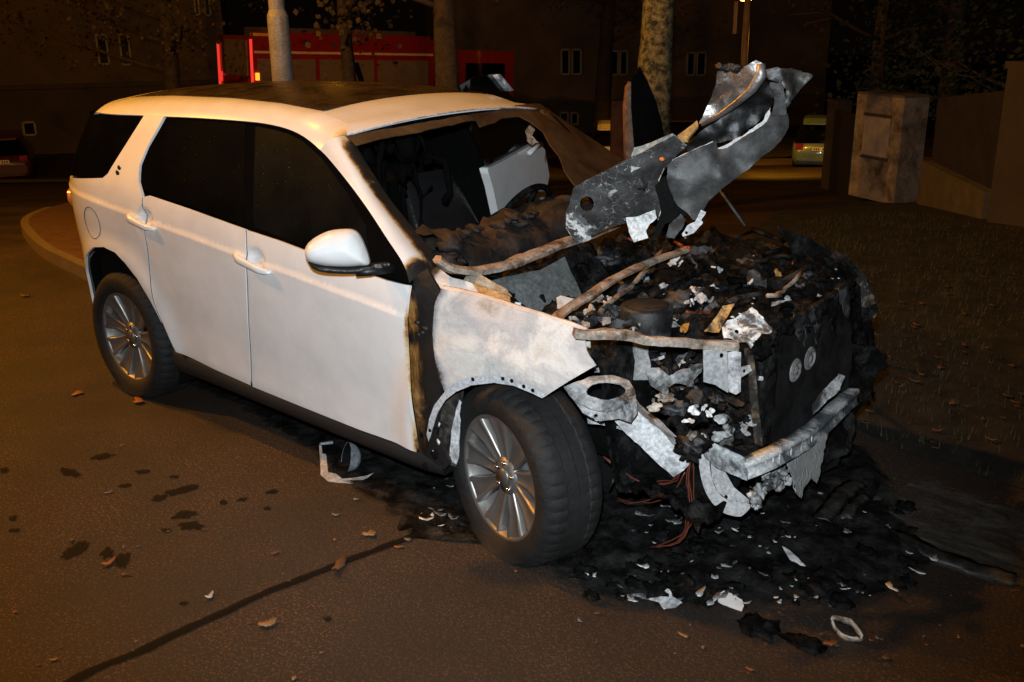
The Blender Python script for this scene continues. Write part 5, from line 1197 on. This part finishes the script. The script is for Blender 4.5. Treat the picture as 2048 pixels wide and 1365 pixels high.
FINS.set(col=FINS.ramp(_w.outputs['Fac'], [(0.2, (.16, .16, .155)), (.7, (.42, .42, .41))]), rough=.5, normal=FINS.bump(_w.outputs['Fac'], .008)); FINS = FINS.m
plate('melted_fins', [(1570, 914), (1610, 894), (1652, 866), (1648, 905), (1640, 940), (1634, 968), (1622, 955), (1612, 972), (1604, 998), (1594, 985), (1588, 960), (1578, 940)], atx((1610, 920), 3.60), (.9, -.35, .1), FINS, beam, .010, .01, .012, 10, 4, .006)
for i, (p, r) in enumerate([((1508, 996), .020), ((1522, 984), .022), ((1536, 970), .018), ((1548, 956), .026), ((1562, 948), .022), ((1575, 962), .018), ((1558, 972), .016), ((1530, 950), .015), ((1512, 1012), .014)]):
    b = MB(); b.lump(atx(p, 3.54), r, i+2, 3, 1.0, (1, 1, 1.2)); b.build('melted_drip', ASHMETAL, car)
# tow hook bracket
HK = soot_metal('hook_metal', (.34, .34, .34), (.52, .52, .52), 5, (.3, .7))
smoothpx = lambda P, n=70: [tuple(q[:2]) for q in cinterp([(*p, 0) for p in P+[P[0]]], n)][:-1]
hk = plate('hanging_bracket', smoothpx([(1391, 868), (1412, 872), (1418, 920), (1424, 958), (1436, 985), (1456, 1000), (1500, 1010), (1486, 1031), (1470, 1033), (1440, 1022), (1414, 990), (1400, 945)]), aty((1425, 960), -.53), (.55, -.8, .2), HK, car, .012, .006, .002, 8, 2)
plate('bracket_web', [(1420, 905), (1440, 900), (1448, 940), (1468, 975), (1498, 1000), (1498, 1010), (1456, 1000), (1436, 985), (1424, 958)], aty((1445, 960), -.50), (.75, -.6, .3), HK, hk, .012, .004, .002, 8, 2)
# heap of melted fittings in front of the chassis rail
for i in range(34):
    px = (random.uniform(1350, 1500), random.uniform(790, 905)); P = atx(px, 3.42+random.uniform(-.08, .03)); b = MB()
    b.lump(P, random.uniform(.012, .04), i+70, 3, 1.0, (1, 1, .8)); b.build('melted_fitting', [CHAR, CHAR, DARKMETAL, CHAR, BROWNCHAR][i % 5], car)
for i, (p, r, m) in enumerate([((1388, 820), 12, HOODWHITE), ((1405, 815), 10, PALEMETAL), ((1420, 826), 10, HOODWHITE), ((1375, 842), 8, HOODWHITE), ((1445, 838), 14, ASHMETAL), ((1458, 858), 12, ASHMETAL), ((1330, 795), 14, RUST), ((1310, 815), 12, RUST), ((1390, 796), 18, BROWNCHAR), ((1470, 805), 14, BROWNCHAR), ((1384, 870), 12, RUST), ((1440, 872), 15, ASHMETAL), ((1514, 756), 8, PALEMETAL), ((1498, 842), 14, ASHMETAL), ((1490, 860), 10, ASHMETAL)]):
    rng = random.Random(i+40); poly = blobpoly(p, r, rng, .8)
    plate('bent_scrap', poly, atx(p, 3.46), (.7, -.6, .4), m, car, .006, .003, .03, 20, i, .004)
# more torn brackets, hoses and scraps wedged in the near corner of the bay
BITS = [DARKMETAL, DARKMETAL, DARKMETAL, ASHMETAL, CHAR, RUST, CHAR, BROWNCHAR]
for i in range(58):
    if i < 34: px = (rs.uniform(1165, 1420), rs.uniform(590, 655)); P = np.array(bpt(px))+[0, 0, rs.uniform(.0, .05)]
    else: px = (rs.uniform(1285, 1400), rs.uniform(700, 850)); P = aty(px, rs.uniform(-.42, -.28))
    L = rs.uniform(10, 34); a = rs.uniform(-.9, .5); wd = rs.uniform(3, 9); ca, sa = math.cos(a), math.sin(a); poly = []
    for k in range(12):
        u = [-1, -.6, -.2, .2, .6, 1][k] if k < 6 else [1, .6, .2, -.2, -.6, -1][k-6]; v = (-1 if k < 6 else 1)*rs.uniform(.45, 1.2)
        poly.append((px[0]+u*L*ca-v*wd*sa, px[1]+u*L*sa+v*wd*ca))
    plate('torn_bracket', poly, P, (rs.uniform(.1, .9), rs.uniform(-.9, -.2), rs.uniform(.0, .9)), rs.choice(BITS), car, .009, .003, rs.uniform(.01, .04), 16, i, .003)
for i in range(14):
    p0 = (rs.uniform(1280, 1340), rs.uniform(700, 800)); p1 = (rs.uniform(1350, 1410), rs.uniform(720, 860)); y = rs.uniform(-.40, -.26); q0, q1 = aty(p0, y), aty(p1, y-.05)
    b = MB(); b.tube([q0+(q1-q0)*t+np.array([.0, -.03*math.sin(3.1*t), .05*math.sin(3.1*t)*rs.uniform(-1, 1)]) for t in np.linspace(0, 1, 9)], rs.uniform(.005, .014), 8); b.build('hose', rs.choice([CHAR, DARKMETAL, CHAR, BROWNCHAR]), car)
for i in range(60):       # pale beads standing in for tiny glints of light on the black heap
    px = (rs.uniform(1330, 1690), 0); px = (px[0], rs.uniform(455, 660)+(px[0]-1500)*.25); P = np.array(bpt(px))
    if not (2.4 < P[0] < 3.46 and -.25 < P[1] < .86): continue
    b = MB(); b.lump(P+np.array([0, 0, .008]), rs.choice([.003, .004, .005, .008]), i, 1, .8, (1.6, 1, .6)); b.build('glint_bead', PALEMETAL, car)
# left wing and bumper end, burnt black
plate('left_wing', [(1560, 450), (1610, 470), (1690, 508), (1728, 548), (1752, 600), (1756, 622), (1742, 640), (1705, 650), (1690, 690), (1660, 640), (1620, 560)], (3.40, .80, .8), (.75, -.55, .35), CHAR, car, .02, .01, .045, 6, 3, .006)
plate('left_wing', [(1712, 560), (1728, 548), (1742, 580), (1754, 608), (1752, 632), (1738, 642), (1716, 640), (1708, 600)], (3.46, .84, .75), (.8, -.5, .2), soot_metal('scaly_wing', (.012, .011, .01), (.24, .19, .13), 26, (.5, .66)), car, .012, .006, .012, 12, 4, .003)
plate('bumper_end', [(1686, 668), (1712, 690), (1742, 692), (1778, 712), (1774, 732), (1750, 756), (1738, 800), (1716, 842), (1700, 880), (1690, 820), (1672, 800), (1690, 740)], (3.56, .66, .5), (.8, -.5, .2), CHAR, car, .02, .01, .05, 7, 6, .008)
plate('bumper_skin', [(1700, 820), (1712, 830), (1716, 862), (1700, 900), (1640, 940), (1610, 930), (1650, 880)], (3.58, .45, .3), (.8, -.45, .35), CHAR, car, .02, .01, .04, 7, 9, .008)
plate('undertray', [(1190, 850), (1300, 900), (1400, 960), (1560, 960), (1690, 880), (1670, 930), (1560, 985), (1400, 1000), (1250, 1000), (1200, 980)], (3.1, .1, .25), (.5, -.6, .3), SOOT, car, .05, .01, .06, 4, 2)
# wires
def wire(pts, y, n, m=COPPER, r=.0022, spread=.012, seed=0):
    base = cinterp([aty(p, y) for p in pts], 16)
    for k in range(n):
        b = MB(); b.tube([q+np.array([fbm(q, 6, seed+k), fbm(q, 6, seed+k+3), fbm(q, 6, seed+k+9)])*spread*2*min(1, i/4.0) for i, q in enumerate(base)], r, 5); b.build('wire', m, car)
wire([(1376, 872), (1380, 920), (1379, 980), (1376, 1040), (1362, 1078), (1330, 1092), (1305, 1094)], -.60, 5, seed=1)
wire([(1372, 930), (1345, 962), (1310, 968), (1260, 955), (1210, 912)], -.60, 3, seed=5)
wire([(1370, 945), (1345, 985), (1300, 1002), (1230, 1000)], -.55, 2, seed=9)
b = MB(); b.tube([aty((1218, 978), -.55), aty((1250, 918), -.55)], .006, 6); b.build('tie_rod', ASHMETAL, car)

# ------------------------------------------------------------------ the raised bonnet, torn and melted
HP = aty((1250, 350), -.05)
bon = plate('bonnet', [(1146, 378), (1160, 370), (1235, 330), (1262, 314), (1290, 303), (1348, 270), (1372, 292), (1345, 320), (1330, 338), (1316, 366), (1320, 395), (1326, 412), (1318, 430), (1300, 440), (1256, 446), (1218, 456), (1190, 470), (1165, 486), (1148, 480), (1133, 456), (1130, 430), (1140, 405)], HP, (.55, -.75, -.25), HOODMAT, car, .018, .004, .018, 6, 3, .004, holes=[(1174, 407, 14, 1), (1283, 368, 12, 1)],
            bend=lambda u, v, p: 0.0)
plate('bonnet_flange', [(1262, 314), (1268, 296), (1345, 268), (1374, 291), (1335, 312), (1290, 330), (1262, 345)], HP+np.array([.02, -.03, .02]), (.45, -.6, .45), soot_metal('flange_ash', (.14, .15, .14), (.46, .48, .44), 12, (.4, .6)), bon, .015, .003, .012, 8, 5, .003)
plate('flaking_corner', [(1133, 430), (1150, 425), (1168, 432), (1175, 446), (1186, 452), (1178, 466), (1184, 478), (1165, 487), (1147, 482), (1132, 458)], HP+np.array([.004, -.008, 0]), (.55, -.75, -.25), HOODWHITE, bon, .012, .003, .012, 10, 6, .004)
plate('flaking_tongue', [(1252, 436), (1275, 434), (1310, 420), (1314, 436), (1300, 448), (1292, 462), (1296, 476), (1268, 485), (1258, 465)], HP+np.array([.012, -.02, 0]), (.55, -.75, .1), soot_metal('white_ash', (.34, .34, .34), (.80, .80, .78), 14, (.36, .46)), bon, .012, .003, .014, 10, 7, .003)
c = at((1228, 390), (.55, -.75, -.25), Vector(HP) @ Vector((.55, -.75, -.25))) if False else aty((1228, 390), HP[1])
b = MB(); dv = Vector((.55, -.75, -.25)).normalized(); cc = Vector(at((1228, 390), tuple(dv), Vector(HP) @ dv)); b.tube([cc+dv*.004, cc+dv*.007], .026, 24); b.build('plug', ASHMETAL, bon)
cc = Vector(at((1283, 368), tuple(dv), Vector(HP) @ dv)); b = MB(); b.lump(cc-dv*.01, .03, 3, 3, .5, (1, 1, 1)); b.build('bolt_cover', DARKMETAL, bon)
cc = Vector(at((1323, 311), tuple(dv), Vector(HP) @ dv)); b = MB(); b.lump(cc+dv*.04, .011, 3, 2, .1, (1, 1, .8)); b.build('rubber_stop', AMBER, bon)
HB = aty((1440, 330), -.06)
skin = plate('bonnet_skin', [(1332, 330), (1346, 318), (1369, 307), (1400, 292), (1428, 281), (1432, 298), (1450, 296), (1480, 276), (1520, 250), (1540, 222), (1549, 232), (1572, 228), (1573, 255), (1556, 282), (1512, 321), (1483, 344), (1440, 376), (1414, 402), (1402, 425), (1392, 440), (1382, 438), (1372, 425), (1354, 412), (1340, 385), (1330, 356)], HB, (.60, -.70, .1), soot_metal('bonnet_grey', (.016, .0165, .017), (.060, .060, .058), 5, (.38, .7), 0, (.4, .65)), car, .016, .004, .028, 5, 4, .004,
             bend=lambda u, v, p: .05*math.cos(u*5)+.006*math.sin(u*38+v*20)+.008*math.sin(v*30))
skin['label'] = 'peeled outer skin of the raised bonnet'
plate('pale_edge', [(1345, 320), (1369, 307), (1426, 282), (1424, 300), (1395, 308), (1362, 326), (1342, 345), (1335, 352)], HB+np.array([.0, -.015, .015]), (.5, -.7, .35), soot_metal('pale_flake', (.25, .25, .22), (.60, .60, .55), 14, (.36, .5)), skin, .012, .003, .012, 9, 6, .003)
plate('pale_edge', [(1434, 298), (1452, 290), (1490, 268), (1524, 244), (1541, 215), (1537, 245), (1525, 268), (1516, 262), (1490, 272), (1462, 292), (1452, 305)], HB+np.array([.02, -.02, .02]), (.5, -.7, .35), soot_metal('pale_foil', (.40, .36, .34), (.62, .60, .59), 12, (.36, .5)), skin, .012, .003, .016, 9, 8, .004)
plate('torn_tab', [(1402, 420), (1412, 425), (1402, 440), (1406, 446), (1388, 466), (1366, 474), (1364, 468), (1374, 452), (1390, 444)], HB+np.array([.0, -.01, 0]), (.5, -.75, .3), PALEMETAL, skin, .01, .003, .014, 12, 5, .003, holes=[(1373, 466, 3, 1)])
plate('torn_tab', [(1362, 428), (1372, 440), (1366, 455), (1348, 478), (1332, 475), (1338, 450)], HB+np.array([-.02, .03, 0]), (.5, -.75, .3), DARKMETAL, skin, .012, .003, .014, 12, 6, .003)
plate('dark_fold', [(1310, 372), (1330, 352), (1342, 382), (1356, 410), (1376, 430), (1360, 438), (1330, 448), (1318, 475), (1308, 470), (1322, 425), (1318, 400)], HB+np.array([-.03, .04, 0]), (.6, -.75, .1), SOOT, skin, .014, .004, .02, 8, 7, .003)
b = MB(); b.tube([aty(p, HB[1]-.0) for p in [(1316, 440), (1324, 415), (1316, 385), (1318, 360), (1328, 338)]], .0022, 5); b.build('torn_edge', HOODWHITE, skin)
fold = plate('bonnet_fold', [(1372, 300), (1400, 268), (1440, 240), (1500, 190), (1530, 160), (1545, 175), (1548, 200), (1538, 225), (1510, 250), (1470, 278), (1430, 290), (1400, 296), (1380, 312)], HB+np.array([-.08, .10, .03]), (.6, -.75, -.1), simple('glossy_soot', (.003, .003, .003), .42, bump=.008, bsc=5, spec=.3), car, .016, .004, .03, 6, 5, .003)
tb = plate('melted_panel', [(1437, 142), (1476, 139), (1496, 127), (1512, 117), (1524, 122), (1532, 140), (1530, 156), (1516, 168), (1490, 192), (1458, 219), (1428, 238), (1398, 250), (1413, 218), (1424, 195)], HB+np.array([-.06, .10, .08]), (.45, -.85, .25), MOLTEN, car, .014, .005, .022, 7, 6, .004, bend=lambda u, v, p: .03*math.sin(u*9))
b = MB(); b.tube([aty(p, HB[1]+.06) for p in [(1404, 250), (1440, 230), (1475, 205), (1505, 178), (1522, 150), (1522, 128)]], [.008, .012, .015, .018, .022, .016], 10); b.build('rolled_edge', MOLTEN, tb)
b = MB()
for i in range(4): b.lump(aty((1444+9*i, 134+2*(i % 2)), HB[1]+.08), .018, i+3, 3, .8, (1.2, 1, .7))
b.build('charred_rag', DARKMETAL, tb)
plate('torn_fin', [(1530, 140), (1552, 136), (1580, 138), (1604, 140), (1629, 150), (1612, 168), (1600, 180), (1584, 200), (1574, 216), (1566, 196), (1572, 180), (1556, 166), (1536, 160)], HB+np.array([-.02, .06, .05]), (.55, -.75, .2), soot_metal('fin_metal', (.008, .008, .008), (.07, .065, .06), 8, (.42, .66), 0, (.3, .5)), car, .014, .003, .04, 8, 6, .004)
plate('torn_fin', [(1540, 165), (1562, 168), (1570, 200), (1574, 230), (1556, 240), (1545, 228), (1548, 200)], HB+np.array([-.0, .02, .02]), (.6, -.7, .2), DARKMETAL, car, .012, .003, .03, 8, 9, .004)
plate('bonnet_edge', [(1355, 272), (1394, 241), (1397, 250), (1374, 280), (1362, 282)], HP+np.array([.06, -.0, .02]), (.2, -.5, .85), soot_metal('yellowed_edge', (.35, .24, .10), (.55, .40, .18), 10), car, .012, .012, .003, 9, 3)
b = MB(); b.tube([aty((1440, 380), .25), aty((1462, 412), .25), aty((1490, 452), .25)], [.009, .007, .004], 6); b.build('gas_strut', DARKMETAL, car)

# ================================================================== LITTER ON THE GROUND
def scrap(name, poly, label, cat, m, z=.03, n=(.1, -.15, 1), amp=.01, g=.015, th=.003, seed=1, ragged=.004, group=None, bend=None, holes=()):
    P = gpx((sum(p[0] for p in poly)/len(poly), sum(p[1] for p in poly)/len(poly)))
    o = plate(name, poly, P+np.array([0, 0, z]), n, m, None, g, th, amp, 9, seed, ragged, holes, bend); recenter(o); return tag(o, label, cat, group)
hc = thing('metal_fragment', 'broken grey cup-shaped metal fragment lying beside the sill', 'debris', tuple(gpx((690, 960))))
CUP = soot_metal('scrap_grey', (.16, .17, .18), (.42, .43, .44), 8, (.35, .6))
plate('flange', [(641, 950), (643, 908), (652, 908), (656, 944), (672, 948), (684, 957), (708, 955), (734, 951), (748, 945), (735, 955), (690, 974), (672, 972), (655, 962)], gpx((690, 955))+np.array([0, 0, .03]), (.2, -.45, 1), CUP, hc, .012, .003, .004, 9, 2, .001)
c0_ = gpx((694, 938))+np.array([0, 0, .055]); ax = Vector(-CR*.85-FH[0]*np.array([1, 0, 0])*.35-FH[1]*np.array([0, 1, 0])*.35+np.array([0, 0, .25])).normalized(); e1 = ax.cross(Vector((0, 0, 1))).normalized(); e2 = ax.cross(e1)
for nm, R_, mm in (('cup', .072, soot_metal('cup_grey', (.10, .11, .12), (.34, .36, .39), 6, (.4, .65), 0, (.35, .5))), ('cup_shade_lining', .068, SOOT)):  # inner shell coloured black for the shade inside the cup's opening
    rows = [[tuple(Vector(c0_)-ax*R_*math.sin(t)*.95+(e1*math.cos(a)+e2*math.sin(a))*R_*math.cos(t)*(1+.10*fbm((math.cos(a), math.sin(a), 3), 1.5, 2))) for a in np.linspace(0, 2*math.pi, 33)] for t in np.linspace(0, 1.52, 10)]
    loft(nm, rows, mm, hc)
b = MB(); b.sweep([gpx(p)+np.array([0, 0, h]) for p, h in [((645, 950), .02), ((643, 915), .07), ((668, 914), .075)]], [(-.006, -.006), (.006, -.006), (.006, .006), (-.006, .006)], (.2, -.4, 1), .002, 2, .02); b.build('bent_bar', CUP, hc)
scrap('metal_sliver', [(760, 976), (775, 978), (790, 984), (812, 986), (800, 991), (775, 984)], 'thin pale metal sliver on the dark ground ahead of the cup-shaped fragment', 'debris', PALEMETAL, .012)
scrap('melted_scrap', [(1262, 1186), (1290, 1180), (1310, 1172), (1335, 1180), (1345, 1195), (1365, 1205), (1350, 1214), (1328, 1222), (1318, 1206), (1290, 1196)], 'crumpled pale grey metal scrap at the rubble edge, left of the white chip', 'debris', PALEMETAL, .03, (.15, -.3, 1), .02, .012, .003, 3)
scrap('paint_chip', [(1436, 1190), (1448, 1183), (1470, 1192), (1484, 1200), (1488, 1212), (1484, 1222), (1460, 1215), (1436, 1204)], 'flat white rectangular chip at the front edge of the black rubble', 'debris', simple('chip_white', (.62, .58, .54), .6, var=.15), .03, (.2, -.3, 1), .006, .012, .004, 4)
scrap('metal_strip', [(1564, 1092), (1572, 1096), (1590, 1110), (1612, 1132), (1600, 1130), (1580, 1118)], 'narrow pale metal strip lying on the black rubble', 'debris', PALEMETAL, .05)
# burnt ring on the asphalt at the lower right
rg = thing('burnt_ring', 'open burnt ring of pale bent metal on the lower right asphalt', 'debris', tuple(gpx((1694, 1258))))
rp = [atz(p, z) for p, z in [((1664, 1244), .03), ((1672, 1262), .012), ((1690, 1276), .01), ((1714, 1279), .012), ((1722, 1272), .03), ((1712, 1256), .05), ((1700, 1245), .06), ((1685, 1240), .05), ((1668, 1238), .04), ((1664, 1244), .03)]]
b = MB(); b.sweep(cinterp(rp, 40), [(-.002, -.012), (.003, -.012), (.003, .012), (-.002, .012)], (.2, -.2, 1), .004, 3); b.build('rim_band', soot_metal('ring_metal', (.12, .09, .06), (.5, .45, .38), 20, (.4, .55)), rg)
plate('brown_lining', [(1672, 1252), (1690, 1246), (1706, 1256), (1712, 1268), (1694, 1270), (1678, 1262)], gpx((1694, 1260))+np.array([0, 0, .02]), (.1, -.2, 1), BROWNCHAR, rg, .01, .003, .008, 12, 3)
# melted bumper strip and panels at the right
def strip(name, pts, w_, z, m, label, cat='debris', seed=1):
    c = cinterp([gpx(p)+np.array([0, 0, z+.01*math.sin(i)]) for i, p in enumerate(pts)], 34); b = MB()
    b.sweep(c, [(-w_, -.004), (-w_*.3, .006), (w_*.4, .008), (w_, -.002), (w_*.4, .0), (-w_*.3, -.002)], (.1, -.25, 1), .010, seed); o = b.build(name, m); recenter(o); return tag(o, label, cat)
TRIM = soot_metal('melted_trim', (.008, .008, .007), (.038, .036, .030), 7, (.4, .65), 0, (.35, .6))
strip('melted_trim', [(1745, 1052), (1775, 1078), (1820, 1100), (1870, 1120), (1940, 1140), (2030, 1165)], .045, .02, TRIM, 'long curved melted trim strip running to the right edge')
strip('melted_trim', [(1640, 1062), (1670, 1025), (1700, 998), (1715, 985)], .04, .05, TRIM, 'short grey melted strip on the rubble right of the hanging bracket', seed=4)
strip('melted_trim', [(1690, 1050), (1705, 1030), (1725, 1012)], .03, .04, TRIM, 'stubby melted strip beside the longer one on the rubble', seed=7)
scrap('melted_plate', [(1745, 1000), (1762, 968), (1785, 980), (1800, 1005), (1790, 1018), (1765, 1010)], 'charred square plate at the right end of the rubble', 'debris', TRIM, .06, (.3, -.3, 1), .02, .015, .004, 5)
scrap('black_plastic_lump', [(795, 1058), (800, 1036), (826, 1030), (880, 1036), (930, 1046), (975, 1062), (985, 1084), (930, 1082), (850, 1078), (812, 1076)], 'black melted plastic slab lying before the front wheel', 'debris', CHARG, .012, (.0, -.1, 1), .015, .02, .006, 6)
def lumpobj(px, r, m, label, sq=(1, 1, .5), seed=1, name='char_lump', group=None):
    P = gpx(px); b = MB(); b.lump(P+np.array([0, 0, r*sq[2]*.6]), r, seed, 3, .8, sq); o = b.build(name, m); recenter(o); return tag(o, label, 'debris', group)
lumpobj((1520, 1262), .055, CHARG, 'rounded black char lump left of the burnt ring', (1.2, .9, .5), 3)
lumpobj((1612, 1292), .045, CHARG, 'oblong black char lump below the burnt ring', (1.5, .8, .4), 5)
lumpobj((1655, 1170), .055, CHARG, 'smooth dark lump on the right of the rubble', (1.2, 1, .5), 8)
# loose clumps in the rubble
rng = random.Random(11); nA = 0
for i in range(150):
    px = (rng.uniform(1010, 1840), rng.uniform(960, 1225)); P = gpx(px)
    if not inpoly(np.array([P[:2]]), [tuple(gpx(p)[:2]) for p in cb]+[(3.45, .95), (2.2, .9)])[0] or (px[0] < 1230 and px[1] < 1150): continue
    b = MB(); r_ = rng.uniform(.010, .034); b.lump(P+np.array([0, 0, .015+r_*.3]), r_, i, 3, .9, (1.3, 1, .6)); o = b.build('char_clump', CHARG); recenter(o); tag(o, 'small black burnt clump in the rubble before the car', 'debris', 'burnt clumps in the rubble'); nA += 1
    if nA > 70: break
# pale flakes of ash and foil, dry leaves
def chip(px, r, m, name, label, group, seed, z=.006, elong=1.0, cat='debris'):
    rng_ = random.Random(seed); k = 10; ph = rng_.uniform(0, 6.28); poly = []
    P = gpx(px); V = []; up = np.array([rng_.uniform(-.3, .3), rng_.uniform(-.3, .3), 1.0])
    a = np.array([math.cos(ph), math.sin(ph), 0]); c = np.array([-math.sin(ph), math.cos(ph), 0])
    ring = []
    k = 16; ring = [(u*elong, v) for u, v in blobpoly((0, 0), r, rng_, 1.0, k)]
    k = len(ring)
    top_ = [P+a*u+c*v+np.array([0, 0, z+.35*r*((u/r/elong)**2)*rng_.uniform(.5, 1.1)+up[0]*u*.5+abs(up[1])*abs(v)*.5+.002]) for u, v in ring]
    mid = P+np.array([0, 0, z]); n = k
    V = [tuple(mid)]+[tuple(p) for p in top_]+[tuple(mid-np.array([0, 0, .0015]))]+[tuple(p-np.array([0, 0, .0015])) for p in top_]
    F = [(0, 1+i, 1+(i+1) % n) for i in range(n)]+[(n+1, n+2+(i+1) % n, n+2+i) for i in range(n)]+[(1+i, n+2+i, n+2+(i+1) % n, 1+(i+1) % n) for i in range(n)]
    o = mesh_obj(name, V, F, m); recenter(o); return tag(o, label, cat, group)
FLK = [PALEMETAL, ASHMETAL, simple('ash_white', (.50, .48, .46), .8, var=.25)]
LF = [simple('dry_leaf_brown', (.09, .042, .018), .75, var=.3, sc_=20), simple('dry_leaf_tan', (.20, .125, .065), .75, var=.3, sc_=20), simple('dry_leaf_orange', (.22, .075, .018), .7, var=.2, sc_=20)]
for i, (px, r, m, lab) in enumerate([((536, 1252), .026, LF[1], 'tan dry leaf alone on the lower left asphalt'), ((218, 1130), .020, LF[2], 'orange leaf beside dark wet spots at the left'), ((680, 828+280*0), .03, LF[0], ''), ((1660, 1291), .022, LF[2], 'orange leaf below the burnt ring'), ((678, 1137), .036, LF[0], 'long brown leaf lying on the tar seam'), ((950, 1078), .026, LF[1], 'pale brown leaf touching the black slab before the wheel'), ((740, 1072), .026, LF[1], 'curled pale leaf near the black plastic slab'), ((50, 594), .034, LF[0], 'brown leaf near the kerb of the paved island'), ((278, 806), .034, LF[2], 'orange leaf below the rear wheel'), ((155, 790), .028, LF[2], 'small orange leaf left of the rear wheel')]):
    if lab: chip(px, r*.8, m, 'dry_leaf', lab, None, i+3, .008, 1.5, 'leaf')
chip((420, 1196), .016, simple('grey_chip', (.36, .38, .42), .6), 'plastic_chip', 'blue-grey plastic chip on the asphalt above the tar seam', None, 4)
chip((715, 862), .010, FLK[2], 'ash_flake', 'lone white flake in the shade of the sill', None, 9)
for i in range(95):
    if i < 55: px = (rng.uniform(0, 1250), rng.uniform(800, 1360))
    else: px = (rng.uniform(1150, 2046), rng.uniform(1180, 1360))
    P = gpx(px)
    if P[1] > -.93 and P[0] < 3.3: continue
    chip(px, rng.choice([.003, .004, .004, .005, .006, .008, .011]), LF[rng.choice([0, 0, 0, 1, 2])] if rng.random() < .75 else FLK[1], 'leaf_crumb', 'tiny dry leaf crumb or ash speck on the wet asphalt', 'leaf crumbs and specks on the asphalt', i+100, .004, 1.3)
for i in range(330):
    px = (rng.uniform(840, 1900), rng.uniform(930, 1235))
    if px[0] < 1250 and not (px[0] < 935 and px[1] < 1070) and px[1] < 1160: continue
    if px[0] > 1560 and rng.random() < .4: continue
    P = gpx(px)
    if not inpoly(np.array([P[:2]]), [tuple(gpx(p)[:2]) for p in cb]+[(3.45, .95), (2.2, .9)])[0]: continue
    chip(px, rng.choice([.003, .003, .004, .005, .006, .008, .011, .015, .020]), rng.choice(FLK), 'ash_flake', 'pale ash flake lying on the black rubble', 'ash flakes on the rubble', i+400, .03 if px[0] > 1100 else .012, rng.choice([1, 1.4, 2.2]))
for i in range(60):
    px = (rng.uniform(1700, 2046), rng.uniform(520, 940)); P = gpx(px)
    if not inpoly(np.array([P[:2]]), vp)[0]: continue
    chip(px, rng.uniform(.008, .02), LF[0], 'verge_leaf', 'fallen leaf lying in the dark grass verge', 'fallen leaves on the verge', i+700, .02, 1.4, 'leaf')
